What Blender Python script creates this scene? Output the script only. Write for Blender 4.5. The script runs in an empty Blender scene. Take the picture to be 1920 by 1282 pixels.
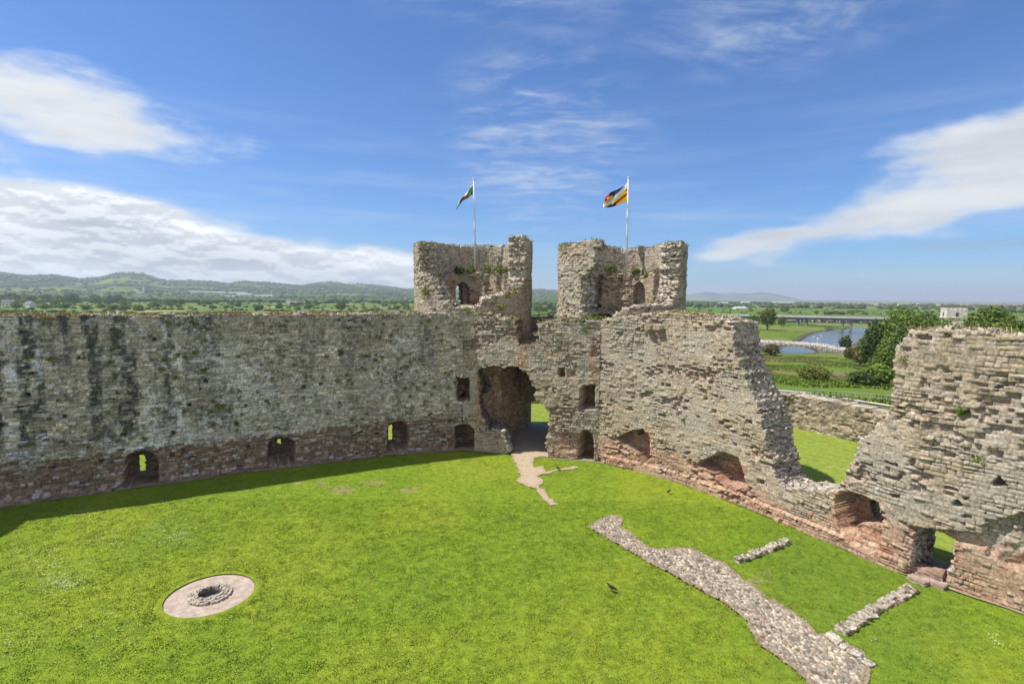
import bpy, bmesh, math
import numpy as np
from mathutils import Matrix, Vector
R = math.radians
C = bpy.context.scene.collection
S = bpy.context.scene

# ------------------------------------------------------------------ camera
FPX, Y0, ROLL, CH = 1020.0, 557.0, R(0.5), 13.0
_p = math.atan((641 - Y0) / FPX)
_f = np.array([0, math.cos(_p), -math.sin(_p)])
_u0 = np.array([0, math.sin(_p), math.cos(_p)])
_r0 = np.array([1.0, 0, 0])
_r = math.cos(ROLL) * _r0 + math.sin(ROLL) * _u0
_u = -math.sin(ROLL) * _r0 + math.cos(ROLL) * _u0
cd = bpy.data.cameras.new('camera'); cam = bpy.data.objects.new('camera', cd); C.objects.link(cam)
cd.sensor_width = 36; cd.lens = FPX / 1920 * 36; cd.clip_start = 0.1; cd.clip_end = 60000
M = Matrix(((_r[0], _u[0], -_f[0], 0), (_r[1], _u[1], -_f[1], 0), (_r[2], _u[2], -_f[2], CH), (0, 0, 0, 1)))
cam.matrix_world = M
S.camera = cam

# ------------------------------------------------------------------ light
SUN_EL, SUN_AZ = R(56), R(1)          # light travels towards +X (azimuth measured from +X)
SUN_STR, SKY_STR = 4.4, 0.12
S.view_settings.view_transform = 'Standard'
try: S.view_settings.look = 'None'
except Exception: pass
S.view_settings.exposure = 0.66
S.view_settings.gamma = 1
sd = bpy.data.lights.new('sun', 'SUN'); sd.energy = SUN_STR; sd.angle = R(0.5); sd.color = (1.0, 0.95, 0.86)
so = bpy.data.objects.new('sun', sd); C.objects.link(so)
ldir = Vector((math.cos(SUN_AZ) * math.cos(SUN_EL), math.sin(SUN_AZ) * math.cos(SUN_EL), -math.sin(SUN_EL)))
so.rotation_euler = ldir.to_track_quat('-Z', 'Y').to_euler()

# ------------------------------------------------------------------ node helper
class NT:
    def __init__(s, tree): s.t = tree; s.t.nodes.clear()
    def n(s, typ, **kw):
        nd = s.t.nodes.new(typ)
        for k, v in kw.items():
            if k == 'inp':
                for a, b in v.items(): s.set(nd, a, b)
            else: setattr(nd, k, v)
        return nd
    def set(s, nd, a, b):
        if isinstance(b, bpy.types.NodeSocket): s.t.links.new(b, nd.inputs[a])
        elif isinstance(b, bpy.types.Node): s.t.links.new(b.outputs[0], nd.inputs[a])
        else: nd.inputs[a].default_value = b
    def m(s, op, a, b=0.0, c=0.0, clamp=False):
        nd = s.n('ShaderNodeMath', operation=op, use_clamp=clamp)
        s.set(nd, 0, a); s.set(nd, 1, b); s.set(nd, 2, c); return nd.outputs[0]
    def vm(s, op, a, b=(0, 0, 0)):
        nd = s.n('ShaderNodeVectorMath', operation=op); s.set(nd, 0, a); s.set(nd, 1, b); return nd.outputs[0]
    def noise(s, vec, scale, detail=3, rough=0.55, dist=0.0, col=False):
        nd = s.n('ShaderNodeTexNoise'); s.set(nd, 'Vector', vec); s.set(nd, 'Scale', scale)
        s.set(nd, 'Detail', detail); s.set(nd, 'Roughness', rough); s.set(nd, 'Distortion', dist)
        return nd.outputs['Color' if col else 'Fac']
    def ss(s, x, a, b, lo=0.0, hi=1.0):
        nd = s.n('ShaderNodeMapRange', interpolation_type='SMOOTHSTEP'); s.set(nd, 'Value', x)
        s.set(nd, 'From Min', a); s.set(nd, 'From Max', b); s.set(nd, 'To Min', lo); s.set(nd, 'To Max', hi); return nd.outputs[0]
    def mix(s, f, a, b, blend='MIX'):
        nd = s.n('ShaderNodeMix', data_type='RGBA', blend_type=blend)
        s.set(nd, 0, f); s.set(nd, 6, a if not isinstance(a, tuple) or len(a) == 4 else (*a, 1))
        s.set(nd, 7, b if not isinstance(b, tuple) or len(b) == 4 else (*b, 1)); return nd.outputs[2]
    def link(s, a, b): s.t.links.new(a, b)

# ------------------------------------------------------------------ world: physical sky with cloud layers laid out by direction
w = bpy.data.worlds.new('World'); S.world = w; w.use_nodes = True
t = NT(w.node_tree)
sky = t.n('ShaderNodeTexSky', sky_type='NISHITA'); sky.sun_disc = False
sky.sun_elevation = SUN_EL; sky.sun_rotation = R(270) + SUN_AZ * -1
sky.air_density = 1.0; sky.dust_density = 0.4; sky.ozone_density = 3.0; sky.altitude = 0
tc = t.n('ShaderNodeTexCoord')
sp = t.n('ShaderNodeSeparateXYZ'); t.link(tc.outputs['Generated'], sp.inputs[0])
X, Y, Z = sp.outputs
az = t.m('MULTIPLY', t.m('ARCTAN2', X, Y), 57.2958)
el = t.m('MULTIPLY', t.m('ARCSINE', Z), 57.2958)
zz = t.m('MAXIMUM', Z, 0.02)
cv = t.n('ShaderNodeCombineXYZ')          # point on a flat cloud sheet
t.link(t.m('DIVIDE', X, t.m('ADD', zz, 0.10)), cv.inputs[0]); t.link(t.m('DIVIDE', Y, t.m('ADD', zz, 0.10)), cv.inputs[1])
av = t.n('ShaderNodeCombineXYZ'); t.link(az, av.inputs[0]); t.link(el, av.inputs[1])
def stretch(v, sx, sy, rot=0, off=(0, 0, 0)):
    nd = t.n('ShaderNodeMapping'); t.set(nd, 'Vector', v); nd.inputs['Scale'].default_value = (sx, sy, 1)
    nd.inputs['Rotation'].default_value = (0, 0, R(rot)); nd.inputs['Location'].default_value = off; return nd.outputs[0]
warp = t.noise(stretch(av, .05, .12), 1.0, 4, .6, col=True)
wv = t.vm('MULTIPLY', t.vm('SUBTRACT', warp, (.5, .5, .5)), (14, 5, 0))
wav = t.vm('ADD', av.outputs[0], wv)
ws = t.n('ShaderNodeSeparateXYZ'); t.link(wav, ws.inputs[0]); wa, we = ws.outputs[0], ws.outputs[1]
def blob(a0, e0, ra, re, rot=0.0, p=2.0):
    c, s_ = math.cos(R(rot)), math.sin(R(rot))
    da = t.m('SUBTRACT', wa, a0); de = t.m('SUBTRACT', we, e0)
    x = t.m('ADD', t.m('MULTIPLY', da, c / ra), t.m('MULTIPLY', de, s_ / ra))
    y = t.m('ADD', t.m('MULTIPLY', da, -s_ / re), t.m('MULTIPLY', de, c / re))
    d = t.m('SQRT', t.m('ADD', t.m('MULTIPLY', x, x), t.m('MULTIPLY', y, y)))
    return t.m('SUBTRACT', 1.0, d)        # >0 inside
def mx(*a):
    r = a[0]
    for b in a[1:]: r = t.m('SMOOTH_MAX', r, b, 0.25)
    return r
# big soft masses
ul = mx(blob(-40, 14.4, 16, 3.6, -5), blob(-52, 15.0, 15, 3.4, 0), blob(-48, 10.8, 9, 2.4, -12))
rt = mx(blob(46, 11.8, 19, 5.3, 13), blob(36, 8.0, 15, 2.8, 13), blob(26, 5.6, 10, 1.2, 8), blob(46, 8.8, 14, 1.9, 9))
bank = mx(blob(-52, 3.6, 24, 5.0, -3), blob(-33, 3.6, 20, 5.0, -9), blob(-20, 1.8, 24, 3.9, -6))
soft = t.noise(stretch(av, .10, .32, 8), 1.0, 6, .58)
soft2 = t.noise(stretch(av, .045, .22, -6), 1.0, 6, .6)
big = mx(ul, rt)
d_big = t.ss(t.m('ADD', big, t.m('MULTIPLY', t.m('SUBTRACT', soft, .5), 1.9)), -.05, .75)
d_bank = t.ss(t.m('ADD', bank, t.m('MULTIPLY', t.m('SUBTRACT', soft2, .5), .55)), -.05, .22)
# cumulus texture in the bank
cu = t.noise(stretch(av, .20, .50), 1.0, 8, .6)
cu2 = t.noise(stretch(av, .20, .50, 0, (0.0, .22, 0)), 1.0, 8, .6)
cu_sh = t.m('SUBTRACT', cu, cu2)
# cirrus
cir = t.noise(stretch(cv, 1.1, 3.2, 38), 1.0, 8, .66, .9)
cir2 = t.noise(stretch(cv, 5.0, 7.5, 20), 1.0, 6, .62, .5)
creg = mx(blob(3, 16, 12, 12, 10), blob(32, 27, 24, 6.5, 12), blob(2, 31, 26, 6, 0))
d_cir = t.m('MULTIPLY', t.ss(t.m('ADD', t.m('MULTIPLY', cir, .6), t.m('MULTIPLY', cir2, .4)), .41, .70), t.ss(creg, -.15, .7))
veil = t.m('MULTIPLY', t.ss(t.noise(stretch(av, .03, .35, 4), 1.0, 6, .62), .42, .8), t.ss(el, 24, 1, 0.0, .55))
low = t.m('MULTIPLY', t.ss(blob(41, 4.6, 9, .75, 4), 0, .8), t.ss(soft, .3, .6))
dens = t.m('MAXIMUM', t.m('MAXIMUM', d_big, d_bank), t.m('MAXIMUM', t.m('MULTIPLY', d_cir, .62), veil))
K = .80 / SKY_STR
rear_fill = t.m('MULTIPLY', t.ss(Y, -.05, -.55), t.ss(t.noise(stretch(av, .05, .09), 1.0, 5, .6), .30, .55))   # unseen bright cloud cover added behind the viewer as neutral fill light
shade = t.m('ADD', t.m('MULTIPLY', t.ss(cu_sh, -.05, .06), .62), t.m('MULTIPLY', t.ss(soft, .3, .7), .38))
sh_bank = t.ss(bank, .9, .12)            # fuller cloud is greyer inside
shade2 = t.m('ADD', t.m('MULTIPLY', shade, .62), t.m('MULTIPLY', sh_bank, .38))
ccol = t.mix(shade2, (.33 * K, .38 * K, .45 * K), (.92 * K, .93 * K, .94 * K))
ccol = t.mix(d_big, ccol, t.mix(t.ss(soft2, .3, .65), (.46 * K, .49 * K, .54 * K), (.66 * K, .68 * K, .70 * K)))
ccol = t.mix(t.m('MULTIPLY', t.m('SUBTRACT', 1.0, t.m('MAXIMUM', d_big, d_bank)), 1.0), ccol, (.56 * K, .62 * K, .70 * K))
skyc = t.mix(1.0, sky.outputs[0], (0.32, 0.51, 0.76), 'MULTIPLY')
out = t.mix(dens, skyc, ccol)
out = t.mix(t.m('MULTIPLY', rear_fill, .62), out, (1.05 * K, 1.02 * K, 1.0 * K))
out = t.mix(t.m('MULTIPLY', low, .6), out, (.25 * K, .33 * K, .45 * K))
bg = t.n('ShaderNodeBackground', inp={'Strength': SKY_STR}); t.link(out, bg.inputs[0])
wo = t.n('ShaderNodeOutputWorld'); t.link(bg.outputs[0], wo.inputs[0])

# ------------------------------------------------------------------ measuring helpers (survey of the place)
def ray(px, py): return _f + (px - 960) / FPX * _r - (py - 641) / FPX * _u
def G(px, py, z=0.0):
    d = ray(px, py); k = (z - CH) / d[2]; return np.array([d[0] * k, d[1] * k, z])
def AT(px, py, dep):
    d = ray(px, py); k = dep / d[1]; return np.array([d[0] * k, d[1] * k, CH + d[2] * k])
def PJ(x, y, z):
    zc = z - CH
    w_ = x * _f[0] + y * _f[1] + zc * _f[2]; w_ = np.where(w_ < .1, .1, w_)
    return 960 + FPX * (x * _r[0] + y * _r[1] + zc * _r[2]) / w_, 641 - FPX * (x * _u[0] + y * _u[1] + zc * _u[2]) / w_
def inpoly(px, py, poly):
    p = np.asarray(poly, float); res = np.zeros(np.shape(px), bool)
    j = len(p) - 1
    for i in range(len(p)):
        xi, yi = p[i]; xj, yj = p[j]
        c = ((yi > py) != (yj > py)) & (px < (xj - xi) * (py - yi) / ((yj - yi) if yj != yi else 1e-9) + xi)
        res ^= c; j = i
    return res
def h3(ix, iy, iz=0, seed=0):
    ix = np.asarray(ix).astype(np.int64); iy = np.asarray(iy).astype(np.int64); iz = np.asarray(iz).astype(np.int64)
    h = (ix * 374761393 + iy * 668265263 + iz * 1274126177 + seed * 974634777) & 0xFFFFFFFF
    h = ((h ^ (h >> 13)) * 1274126177) & 0xFFFFFFFF
    h = ((h ^ (h >> 16)) * 2246822519) & 0xFFFFFFFF
    return ((h ^ (h >> 15)) & 0xFFFFFF) / float(0x1000000)
def vn(x, y, z=None, seed=0):
    x = np.asarray(x, float); y = np.asarray(y, float)
    z = np.zeros_like(x) if z is None else np.asarray(z, float)
    fx, fy, fz = np.floor(x), np.floor(y), np.floor(z)
    a, b, c = x - fx, y - fy, z - fz
    a, b, c = a * a * (3 - 2 * a), b * b * (3 - 2 * b), c * c * (3 - 2 * c)
    r = 0
    for i in (0, 1):
        for j in (0, 1):
            for k in (0, 1):
                r = r + h3(fx + i, fy + j, fz + k, seed) * (a if i else 1 - a) * (b if j else 1 - b) * (c if k else 1 - c)
    return r
def fbm(x, y, z=None, seed=0, o=4):
    r = 0; am = 1; tot = 0
    for i in range(o):
        r = r + am * vn(x * 2 ** i, y * 2 ** i, None if z is None else z * 2 ** i, seed + i); tot += am; am *= .5
    return r / tot
def sst(x, a, b):
    q = np.clip((x - a) / (b - a), 0, 1); return q * q * (3 - 2 * q)

# ------------------------------------------------------------------ mesh helpers
def mesh_np(name, V, F4=None, F3=None, col=None, smooth=False):
    me = bpy.data.meshes.new(name)
    V = np.asarray(V, np.float32); n4 = 0 if F4 is None else len(F4); n3 = 0 if F3 is None else len(F3)
    me.vertices.add(len(V)); me.vertices.foreach_set('co', V.ravel())
    me.loops.add(n4 * 4 + n3 * 3); me.polygons.add(n4 + n3)
    idx = []; st = []
    if n4: idx.append(np.asarray(F4, np.int32).ravel()); st.append(np.arange(n4) * 4)
    if n3: idx.append(np.asarray(F3, np.int32).ravel()); st.append(n4 * 4 + np.arange(n3) * 3)
    me.loops.foreach_set('vertex_index', np.concatenate(idx).astype(np.int32))
    me.polygons.foreach_set('loop_start', np.concatenate(st).astype(np.int32))
    me.update(calc_edges=True)
    if col is not None:
        a = me.color_attributes.new('col', 'FLOAT_COLOR', 'POINT')
        c4 = np.ones((len(V), 4), np.float32); c4[:, :3] = col; a.data.foreach_set('color', c4.ravel())
    if smooth: me.polygons.foreach_set('use_smooth', np.ones(n4 + n3, bool))
    me.validate(); return me
def tag(o, label=None, cat=None, group=None, kind=None):
    if label: o['label'] = label
    if cat: o['category'] = cat
    if group: o['group'] = group
    if kind: o['kind'] = kind
    return o
def ob(name, me, mat=None, parent=None, loc=None):
    o = bpy.data.objects.new(name, me); C.objects.link(o)
    if mat is not None and me is not None and not me.materials: me.materials.append(mat)
    if parent: o.parent = parent
    if loc is not None: o.location = loc
    return o
def empty(name, loc=(0, 0, 0), rz=0):
    o = bpy.data.objects.new(name, None); C.objects.link(o); o.location = loc; o.rotation_euler = (0, 0, rz)
    o.empty_display_size = .1; return o
def copy_tree(o, parent=None):
    c = o.copy(); C.objects.link(c); c.parent = parent
    for ch in list(o.children): copy_tree(ch, c)
    return c
class MB:
    """collects simple solids into one mesh"""
    def __init__(s): s.v = []; s.f = []
    def add(s, v, f):
        k = len(s.v); s.v += [tuple(map(float, a)) for a in v]; s.f += [[i + k for i in g] for g in f]; return s
    def box(s, c, d, rz=0, M3=None):
        hx, hy, hz = d[0] / 2, d[1] / 2, d[2] / 2; cs, sn = math.cos(rz), math.sin(rz)
        v = [(x * cs - y * sn + c[0], x * sn + y * cs + c[1], z + c[2]) for z in (-hz, hz) for x, y in ((-hx, -hy), (hx, -hy), (hx, hy), (-hx, hy))]
        return s.add(v, [(3, 2, 1, 0), (4, 5, 6, 7), (0, 1, 5, 4), (1, 2, 6, 5), (2, 3, 7, 6), (3, 0, 4, 7)])
    def tube(s, pts, rads, n=8):
        pts = [Vector(p) for p in pts]; k0 = len(s.v)
        for i, p in enumerate(pts):
            d = (pts[min(i + 1, len(pts) - 1)] - pts[max(i - 1, 0)]).normalized()
            a = d.orthogonal().normalized() if abs(d.z) < .99 else Vector((1, 0, 0)); b = d.cross(a)
            for j in range(n):
                q = 2 * math.pi * j / n; s.v.append(tuple(p + (a * math.cos(q) + b * math.sin(q)) * rads[i]))
        for i in range(len(pts) - 1):
            for j in range(n):
                s.f.append([k0 + i * n + j, k0 + i * n + (j + 1) % n, k0 + (i + 1) * n + (j + 1) % n, k0 + (i + 1) * n + j])
        s.f.append([k0 + j for j in range(n)][::-1]); s.f.append([k0 + (len(pts) - 1) * n + j for j in range(n)]); return s
    def prism(s, poly, z0, z1):
        n = len(poly); v = [(x, y, z0) for x, y in poly] + [(x, y, z1) for x, y in poly]
        return s.add(v, [list(range(n))[::-1], [n + i for i in range(n)]] + [[i, (i + 1) % n, n + (i + 1) % n, n + i] for i in range(n)])
    def build(s, name, mat, parent=None, loc=None, smooth=False):
        me = bpy.data.meshes.new(name); me.from_pydata(s.v, [], s.f); me.update()
        bm = bmesh.new(); bm.from_mesh(me); bmesh.ops.recalc_face_normals(bm, faces=bm.faces); bm.to_mesh(me); bm.free()
        if smooth:
            for p in me.polygons: p.use_smooth = True
        return ob(name, me, mat, parent, loc)

# ------------------------------------------------------------------ materials
def mat_col(name, rough=.95, fine=9.0, amt=.35, bump=.3, bscale=18, spec=.15, sub=None):
    """colour from the mesh's own 'col' attribute with fine grain of the material"""
    m = bpy.data.materials.new(name); m.use_nodes = True; n = NT(m.node_tree)
    a = n.n('ShaderNodeAttribute', attribute_name='col'); tcn = n.n('ShaderNodeTexCoord').outputs['Object']
    nz = n.noise(tcn, fine, 5, .65); f = n.ss(nz, .25, .75, 1 - amt, 1 + amt)
    c = n.vm('MULTIPLY', a.outputs['Color'], n.n('ShaderNodeCombineXYZ', inp={0: f, 1: f, 2: f}).outputs[0])
    b = n.n('ShaderNodeBsdfPrincipled', inp={'Base Color': c, 'Roughness': rough, 'Specular IOR Level': spec})
    if bump:
        bp = n.n('ShaderNodeBump', inp={'Strength': bump, 'Distance': .04, 'Height': n.noise(tcn, bscale, 4, .7)}); n.link(bp.outputs[0], b.inputs['Normal'])
    o = n.n('ShaderNodeOutputMaterial'); n.link(b.outputs[0], o.inputs[0]); return m
def mat_plain(name, c1, c2=None, scale=3.0, rough=.8, metal=0.0, bump=0.0, spec=.3, lo=.35, hi=.65):
    m = bpy.data.materials.new(name); m.use_nodes = True; n = NT(m.node_tree)
    tcn = n.n('ShaderNodeTexCoord').outputs['Object']; nz = n.noise(tcn, scale, 5, .6)
    c = n.mix(n.ss(nz, lo, hi), c1, c2 or tuple(x * .75 for x in c1))
    b = n.n('ShaderNodeBsdfPrincipled', inp={'Base Color': c, 'Roughness': rough, 'Metallic': metal, 'Specular IOR Level': spec})
    if bump:
        bp = n.n('ShaderNodeBump', inp={'Strength': bump, 'Distance': .05, 'Height': n.noise(tcn, scale * 4, 4, .7)}); n.link(bp.outputs[0], b.inputs['Normal'])
    o = n.n('ShaderNodeOutputMaterial'); n.link(b.outputs[0], o.inputs[0]); return m
def mat_leaf(name, c1, c2, trans=.25):
    m = bpy.data.materials.new(name); m.use_nodes = True; n = NT(m.node_tree)
    g = n.n('ShaderNodeNewGeometry'); oi = n.n('ShaderNodeObjectInfo')
    tcn = n.n('ShaderNodeTexCoord').outputs['Object']
    f = n.m('ADD', n.m('MULTIPLY', g.outputs['Random Per Island'], .5), n.m('MULTIPLY', n.noise(tcn, .7, 3), .5))
    c = n.mix(n.ss(f, .25, .75), c1, c2)
    k = n.m('ADD', .82, n.m('MULTIPLY', oi.outputs['Random'], .4))
    c = n.vm('MULTIPLY', c, n.n('ShaderNodeCombineXYZ', inp={0: k, 1: k, 2: k}).outputs[0])
    b = n.n('ShaderNodeBsdfPrincipled', inp={'Base Color': c, 'Roughness': .7, 'Specular IOR Level': .2})
    tr = n.n('ShaderNodeBsdfTranslucent', inp={'Color': c}); ms = n.n('ShaderNodeMixShader', inp={0: trans})
    n.link(b.outputs[0], ms.inputs[1]); n.link(tr.outputs[0], ms.inputs[2])
    o = n.n('ShaderNodeOutputMaterial'); n.link(ms.outputs[0], o.inputs[0]); return m
M_STONE = mat_col('coursed_stone', fine=9.0, amt=.45, bump=.6, bscale=16)
M_GROUND = mat_col('turf', fine=3.0, amt=.3, bump=.6, bscale=22)
M_BLADE = mat_col('grass_blades', fine=1.2, amt=.25, bump=0)
M_COB = mat_col('cobble', fine=14, amt=.3, bump=.4, bscale=30)

# ------------------------------------------------------------------ masonry
def courses(U, Zv, seed, h=(.14, .24), wd=(.28, .6), warp=.25, slope=0.0):
    zq = Zv + warp * (fbm(U * .12, Zv * .25, None, seed) - .5) + .05 * (vn(U * 1.3, Zv * 1.3, None, seed + 5) - .5) + slope * U
    rs = np.random.RandomState(seed); hs = rs.uniform(h[0], h[1], 260); zc = np.cumsum(hs) + zq.min() - .3
    ci = np.clip(np.searchsorted(zc, zq) - 1, 0, 258)
    lo, hi = zc[ci], zc[ci + 1]
    wc = wd[0] + (wd[1] - wd[0]) * h3(ci, 7, 0, seed)
    x = U / wc + 11.3 * h3(ci, 3, 0, seed)
    k = np.floor(x); jl = k + .38 * (h3(k, ci, 1, seed) * 2 - 1); jr = k + 1 + .38 * (h3(k + 1, ci, 1, seed) * 2 - 1)
    kk = np.where(x < jl, k - 1, np.where(x >= jr, k + 1, k))
    L = kk + .38 * (h3(kk, ci, 1, seed) * 2 - 1); Rr = kk + 1 + .38 * (h3(kk + 1, ci, 1, seed) * 2 - 1)
    e = np.minimum(np.minimum(x - L, Rr - x) * wc, np.minimum(zq - lo, hi - zq))
    r = [h3(kk, ci, 10 + q, seed) for q in range(5)]
    uc = U + ((L + Rr) / 2 - x) * wc; zcn = Zv + (lo + hi) / 2 - zq
    return r, e, uc, zcn

def path_eval(path, off, U):
    """offset-mitre frame along a polyline; off = +1: outward is to the left of travel"""
    p = np.asarray(path, float); seg = np.diff(p, axis=0); L = np.hypot(seg[:, 0], seg[:, 1]); cu = np.concatenate([[0], np.cumsum(L)])
    t_ = seg / L[:, None]; nrm = np.stack([-t_[:, 1], t_[:, 0]], -1) * off
    mt = [nrm[0]]
    for i in range(1, len(seg)):
        s_ = nrm[i - 1] + nrm[i]; s_ = s_ / np.hypot(*s_); mt.append(s_ / max(.3, s_ @ nrm[i]))
    mt.append(nrm[-1]); mt = np.array(mt)
    return [np.interp(U, cu, p[:, k]) for k in (0, 1)] + [np.interp(U, cu, mt[:, k]) for k in (0, 1)], cu

def masonry(name, frame, us, zs, T, fmask, fdisp, fcol, seed, K=8, mat=None, rough_end=.16, cargs={}, back_in=0.0, endcol=None, flip=False):
    """two faced wall shell on a (u,z) grid; frame(U)->x,y,nx,ny. fmask(px,py,ctx) True = stone"""
    U, Zv = np.meshgrid(us, zs, indexing='ij'); nu, nz = U.shape
    bx, by, nx, ny = frame(U)
    r, e, uc, zc = courses(U, Zv, seed, **cargs)
    cx, cy, cnx, cny = frame(uc)
    ctx = dict(U=U, Z=Zv, r=r, e=e, uc=uc, zc=zc, seed=seed, bx=bx, by=by, nx=nx, ny=ny)
    ctx['px'], ctx['py'] = PJ(bx, by, Zv); ctx['cpx'], ctx['cpy'] = PJ(cx, cy, zc)
    W = fdisp(ctx); ctx['W'] = W
    X_, Y_ = bx + nx * W, by + ny * W
    ctx['wpx'], ctx['wpy'] = PJ(X_, Y_, Zv)
    r2, e2, _, _ = courses(U + 50, Zv + .07, seed + 40, **cargs)
    WB = T - (.05 * (r2[0] - .5) - .035 * (1 - sst(e2, 0, .035))) + .1 * (fbm(U * .8, Zv * .8, None, seed + 9) - .5)
    WB = np.maximum(WB, W + .12); ctx['WB'] = WB
    ctx['bpx'], ctx['bpy'] = PJ(bx + nx * T, by + ny * T, Zv)
    mk = fmask(ctx); ctx['mk'] = mk
    cell = mk[:-1, :-1] & mk[1:, :-1] & mk[1:, 1:] & mk[:-1, 1:]
    idx = np.arange(nu * nz).reshape(nu, nz); NB = nu * nz
    q = np.stack([idx[:-1, :-1], idx[1:, :-1], idx[1:, 1:], idx[:-1, 1:]], -1)[cell]
    VF = np.stack([X_, Y_, Zv], -1).reshape(-1, 3); VB = np.stack([bx + nx * WB, by + ny * WB, Zv], -1).reshape(-1, 3)
    colF = fcol(ctx).reshape(-1, 3)
    b0 = ctx.get('backcol'); colB = colF if b0 is None else b0.reshape(-1, 3)
    # boundary edges
    cp = np.zeros((nu + 1, nz + 1), bool); cp[1:-1, 1:-1] = cell
    E = []
    A = cp[1:, 1:-1] & ~cp[:-1, 1:-1]; i, j = np.nonzero(A[:nu]); E.append(np.stack([idx[i, j + 1], idx[i, j]], -1))      # left edges
    A = ~cp[1:, 1:-1] & cp[:-1, 1:-1]; i, j = np.nonzero(A[:nu]); E.append(np.stack([idx[i, j], idx[i, j + 1]], -1))
    A = cp[1:-1, 1:] & ~cp[1:-1, :-1]; i, j = np.nonzero(A); E.append(np.stack([idx[i, j], idx[i + 1, j]], -1))
    A = ~cp[1:-1, 1:] & cp[1:-1, :-1]; i, j = np.nonzero(A); E.append(np.stack([idx[i + 1, j], idx[i, j]], -1))
    E = np.concatenate(E)
    bv = np.unique(E); remap = -np.ones(NB, int); remap[bv] = np.arange(len(bv))
    rings = [bv]; VS = []; CS = []
    base = 2 * NB
    for k in range(1, K):
        f = k / K; P = VF[bv] * (1 - f) + VB[bv] * f
        j3 = np.stack([fbm(P[:, 0] * 3.4 + 9 * a, P[:, 1] * 3.4, P[:, 2] * 3.4, seed + 60 + a, 3) - .5 for a in range(3)], -1) * rough_end * 2.0
        j3 += (np.stack([h3(np.round(P[:, 0] * 7), np.round(P[:, 1] * 7), np.round(P[:, 2] * 7), seed + 80 + a) for a in range(3)], -1) - .5) * rough_end
        edge = min(f, 1 - f) * 4
        VS.append(P + j3 * min(1, edge + .3))
        rr = h3(np.round(P[:, 0] * 8), np.round(P[:, 1] * 8), np.round(P[:, 2] * 8), seed + 90)
        ec = np.array([[.20, .17, .135], [.36, .32, .26], [.50, .46, .39], [.40, .35, .27], [.30, .26, .20], [.44, .36, .28]]) if endcol is None else np.array(endcol)
        CS.append(ec[np.minimum((rr * len(ec)).astype(int), len(ec) - 1)])
        rings.append(base + (k - 1) * len(bv) + np.arange(len(bv)))
    rings.append(NB + bv)
    FS = []
    for k in range(K):
        a, b = rings[k], rings[k + 1]
        FS.append(np.stack([a[remap[E[:, 1]]], a[remap[E[:, 0]]], b[remap[E[:, 0]]], b[remap[E[:, 1]]]], -1))
    Vall = np.concatenate([VF, VB] + VS); Call = np.concatenate([colF, colB] + CS)
    Fall = np.concatenate([q, q[:, ::-1] + NB] + FS)
    used = np.zeros(len(Vall), bool); used[Fall.ravel()] = True; mp = np.cumsum(used) - 1
    me = mesh_np(name, Vall[used], F4=mp[Fall] if not flip else mp[Fall][:, ::-1], col=Call[used])
    o = ob(name, me, mat or M_STONE); o['_ctx'] = 0; del o['_ctx']
    return o, ctx

def polyline_frame(path, off):
    def fr(U):
        v, cu = path_eval(path, off, U); return v
    return fr
def pathlen(path): p = np.asarray(path); return float(np.hypot(*np.diff(p, axis=0).T).sum())

LW = [(-43.5, 26.2), (-31.1, 32.2), (-25.7, 35.4), (-18.2, 39.7), (-10.0, 43.6), (-4.1, 45.4)]
GW = [(-4.1, 45.4), (3.0, 43.4), (6.9, 42.3)]
RW = [(6.9, 42.3), (9.75, 40.15), (12.14, 37.5), (14.84, 33.2), (16.98, 28.9), (18.8, 25.1), (21.6, 21.7), (25.5, 17.6), (30, 13)]
FULL = LW + GW[1:] + RW[1:]
def sub_frame(u0):
    def fr(U):
        v, cu = path_eval(FULL, 1, U + u0); return v
    return fr
LL, LG, LR = pathlen(LW), pathlen(GW), pathlen(RW)
EXT = sst  # alias

WARM = np.array([1.07, .95, .79])
def stone_disp(c, prot=.05, joint=.035, miss=0.0, lump=.10, gap=.03):
    r, e, U, Zv = c['r'], c['e'], c['U'], c['Z']; s = c['seed']
    c['wear'] = sst(fbm(U * .4, Zv * .5, None, s + 21), .40, .60); prot = prot * (.45 + .75 * c['wear']); joint = joint * (.3 + .8 * c['wear'])
    W = -prot * (r[0] - .5) * 2 + joint * (1 - sst(e, 0, gap)) * (.5 + r[4]) + lump * (fbm(U * .5, Zv * .7, None, s + 3) - .5)
    W = W + .015 * (vn(U * 9, Zv * 9, None, s + 4) - .5)
    mz = sst(fbm(U * .45, Zv * .9, None, s + 11), .5, .72)
    ms = (r[1] < miss * mz * 1.3) & (r[2] > .25)
    W = W + np.where(ms, .12 + .14 * r[3], 0) - np.where(r[3] > .9, .05, 0)
    c['miss'] = ms; return W
def pal(cols, r):
    cols = np.array(cols) * WARM; k = np.minimum((r * len(cols)).astype(int), len(cols) - 1); return cols[k]
def mixc(a, b, f): return a * (1 - f[..., None]) + np.asarray(b) * f[..., None]
P_TAN = [(.355, .325, .28), (.31, .285, .245), (.41, .38, .335), (.37, .33, .255), (.335, .31, .28), (.38, .34, .285), (.27, .245, .21), (.36, .31, .265), (.39, .355, .29), (.34, .31, .26)]
P_RED = [(.37, .225, .175), (.31, .18, .145), (.41, .28, .21), (.28, .17, .14), (.44, .32, .24), (.36, .24, .20), (.40, .34, .27)]
P_GREY = [(.31, .305, .27), (.24, .235, .21), (.38, .38, .355), (.28, .27, .22), (.34, .335, .30), (.225, .22, .18), (.46, .46, .43), (.30, .285, .235)]
P_BROWN = [(.20, .15, .13), (.165, .125, .11), (.24, .185, .16), (.19, .16, .14), (.28, .24, .21), (.40, .38, .35), (.15, .125, .115)]

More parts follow.
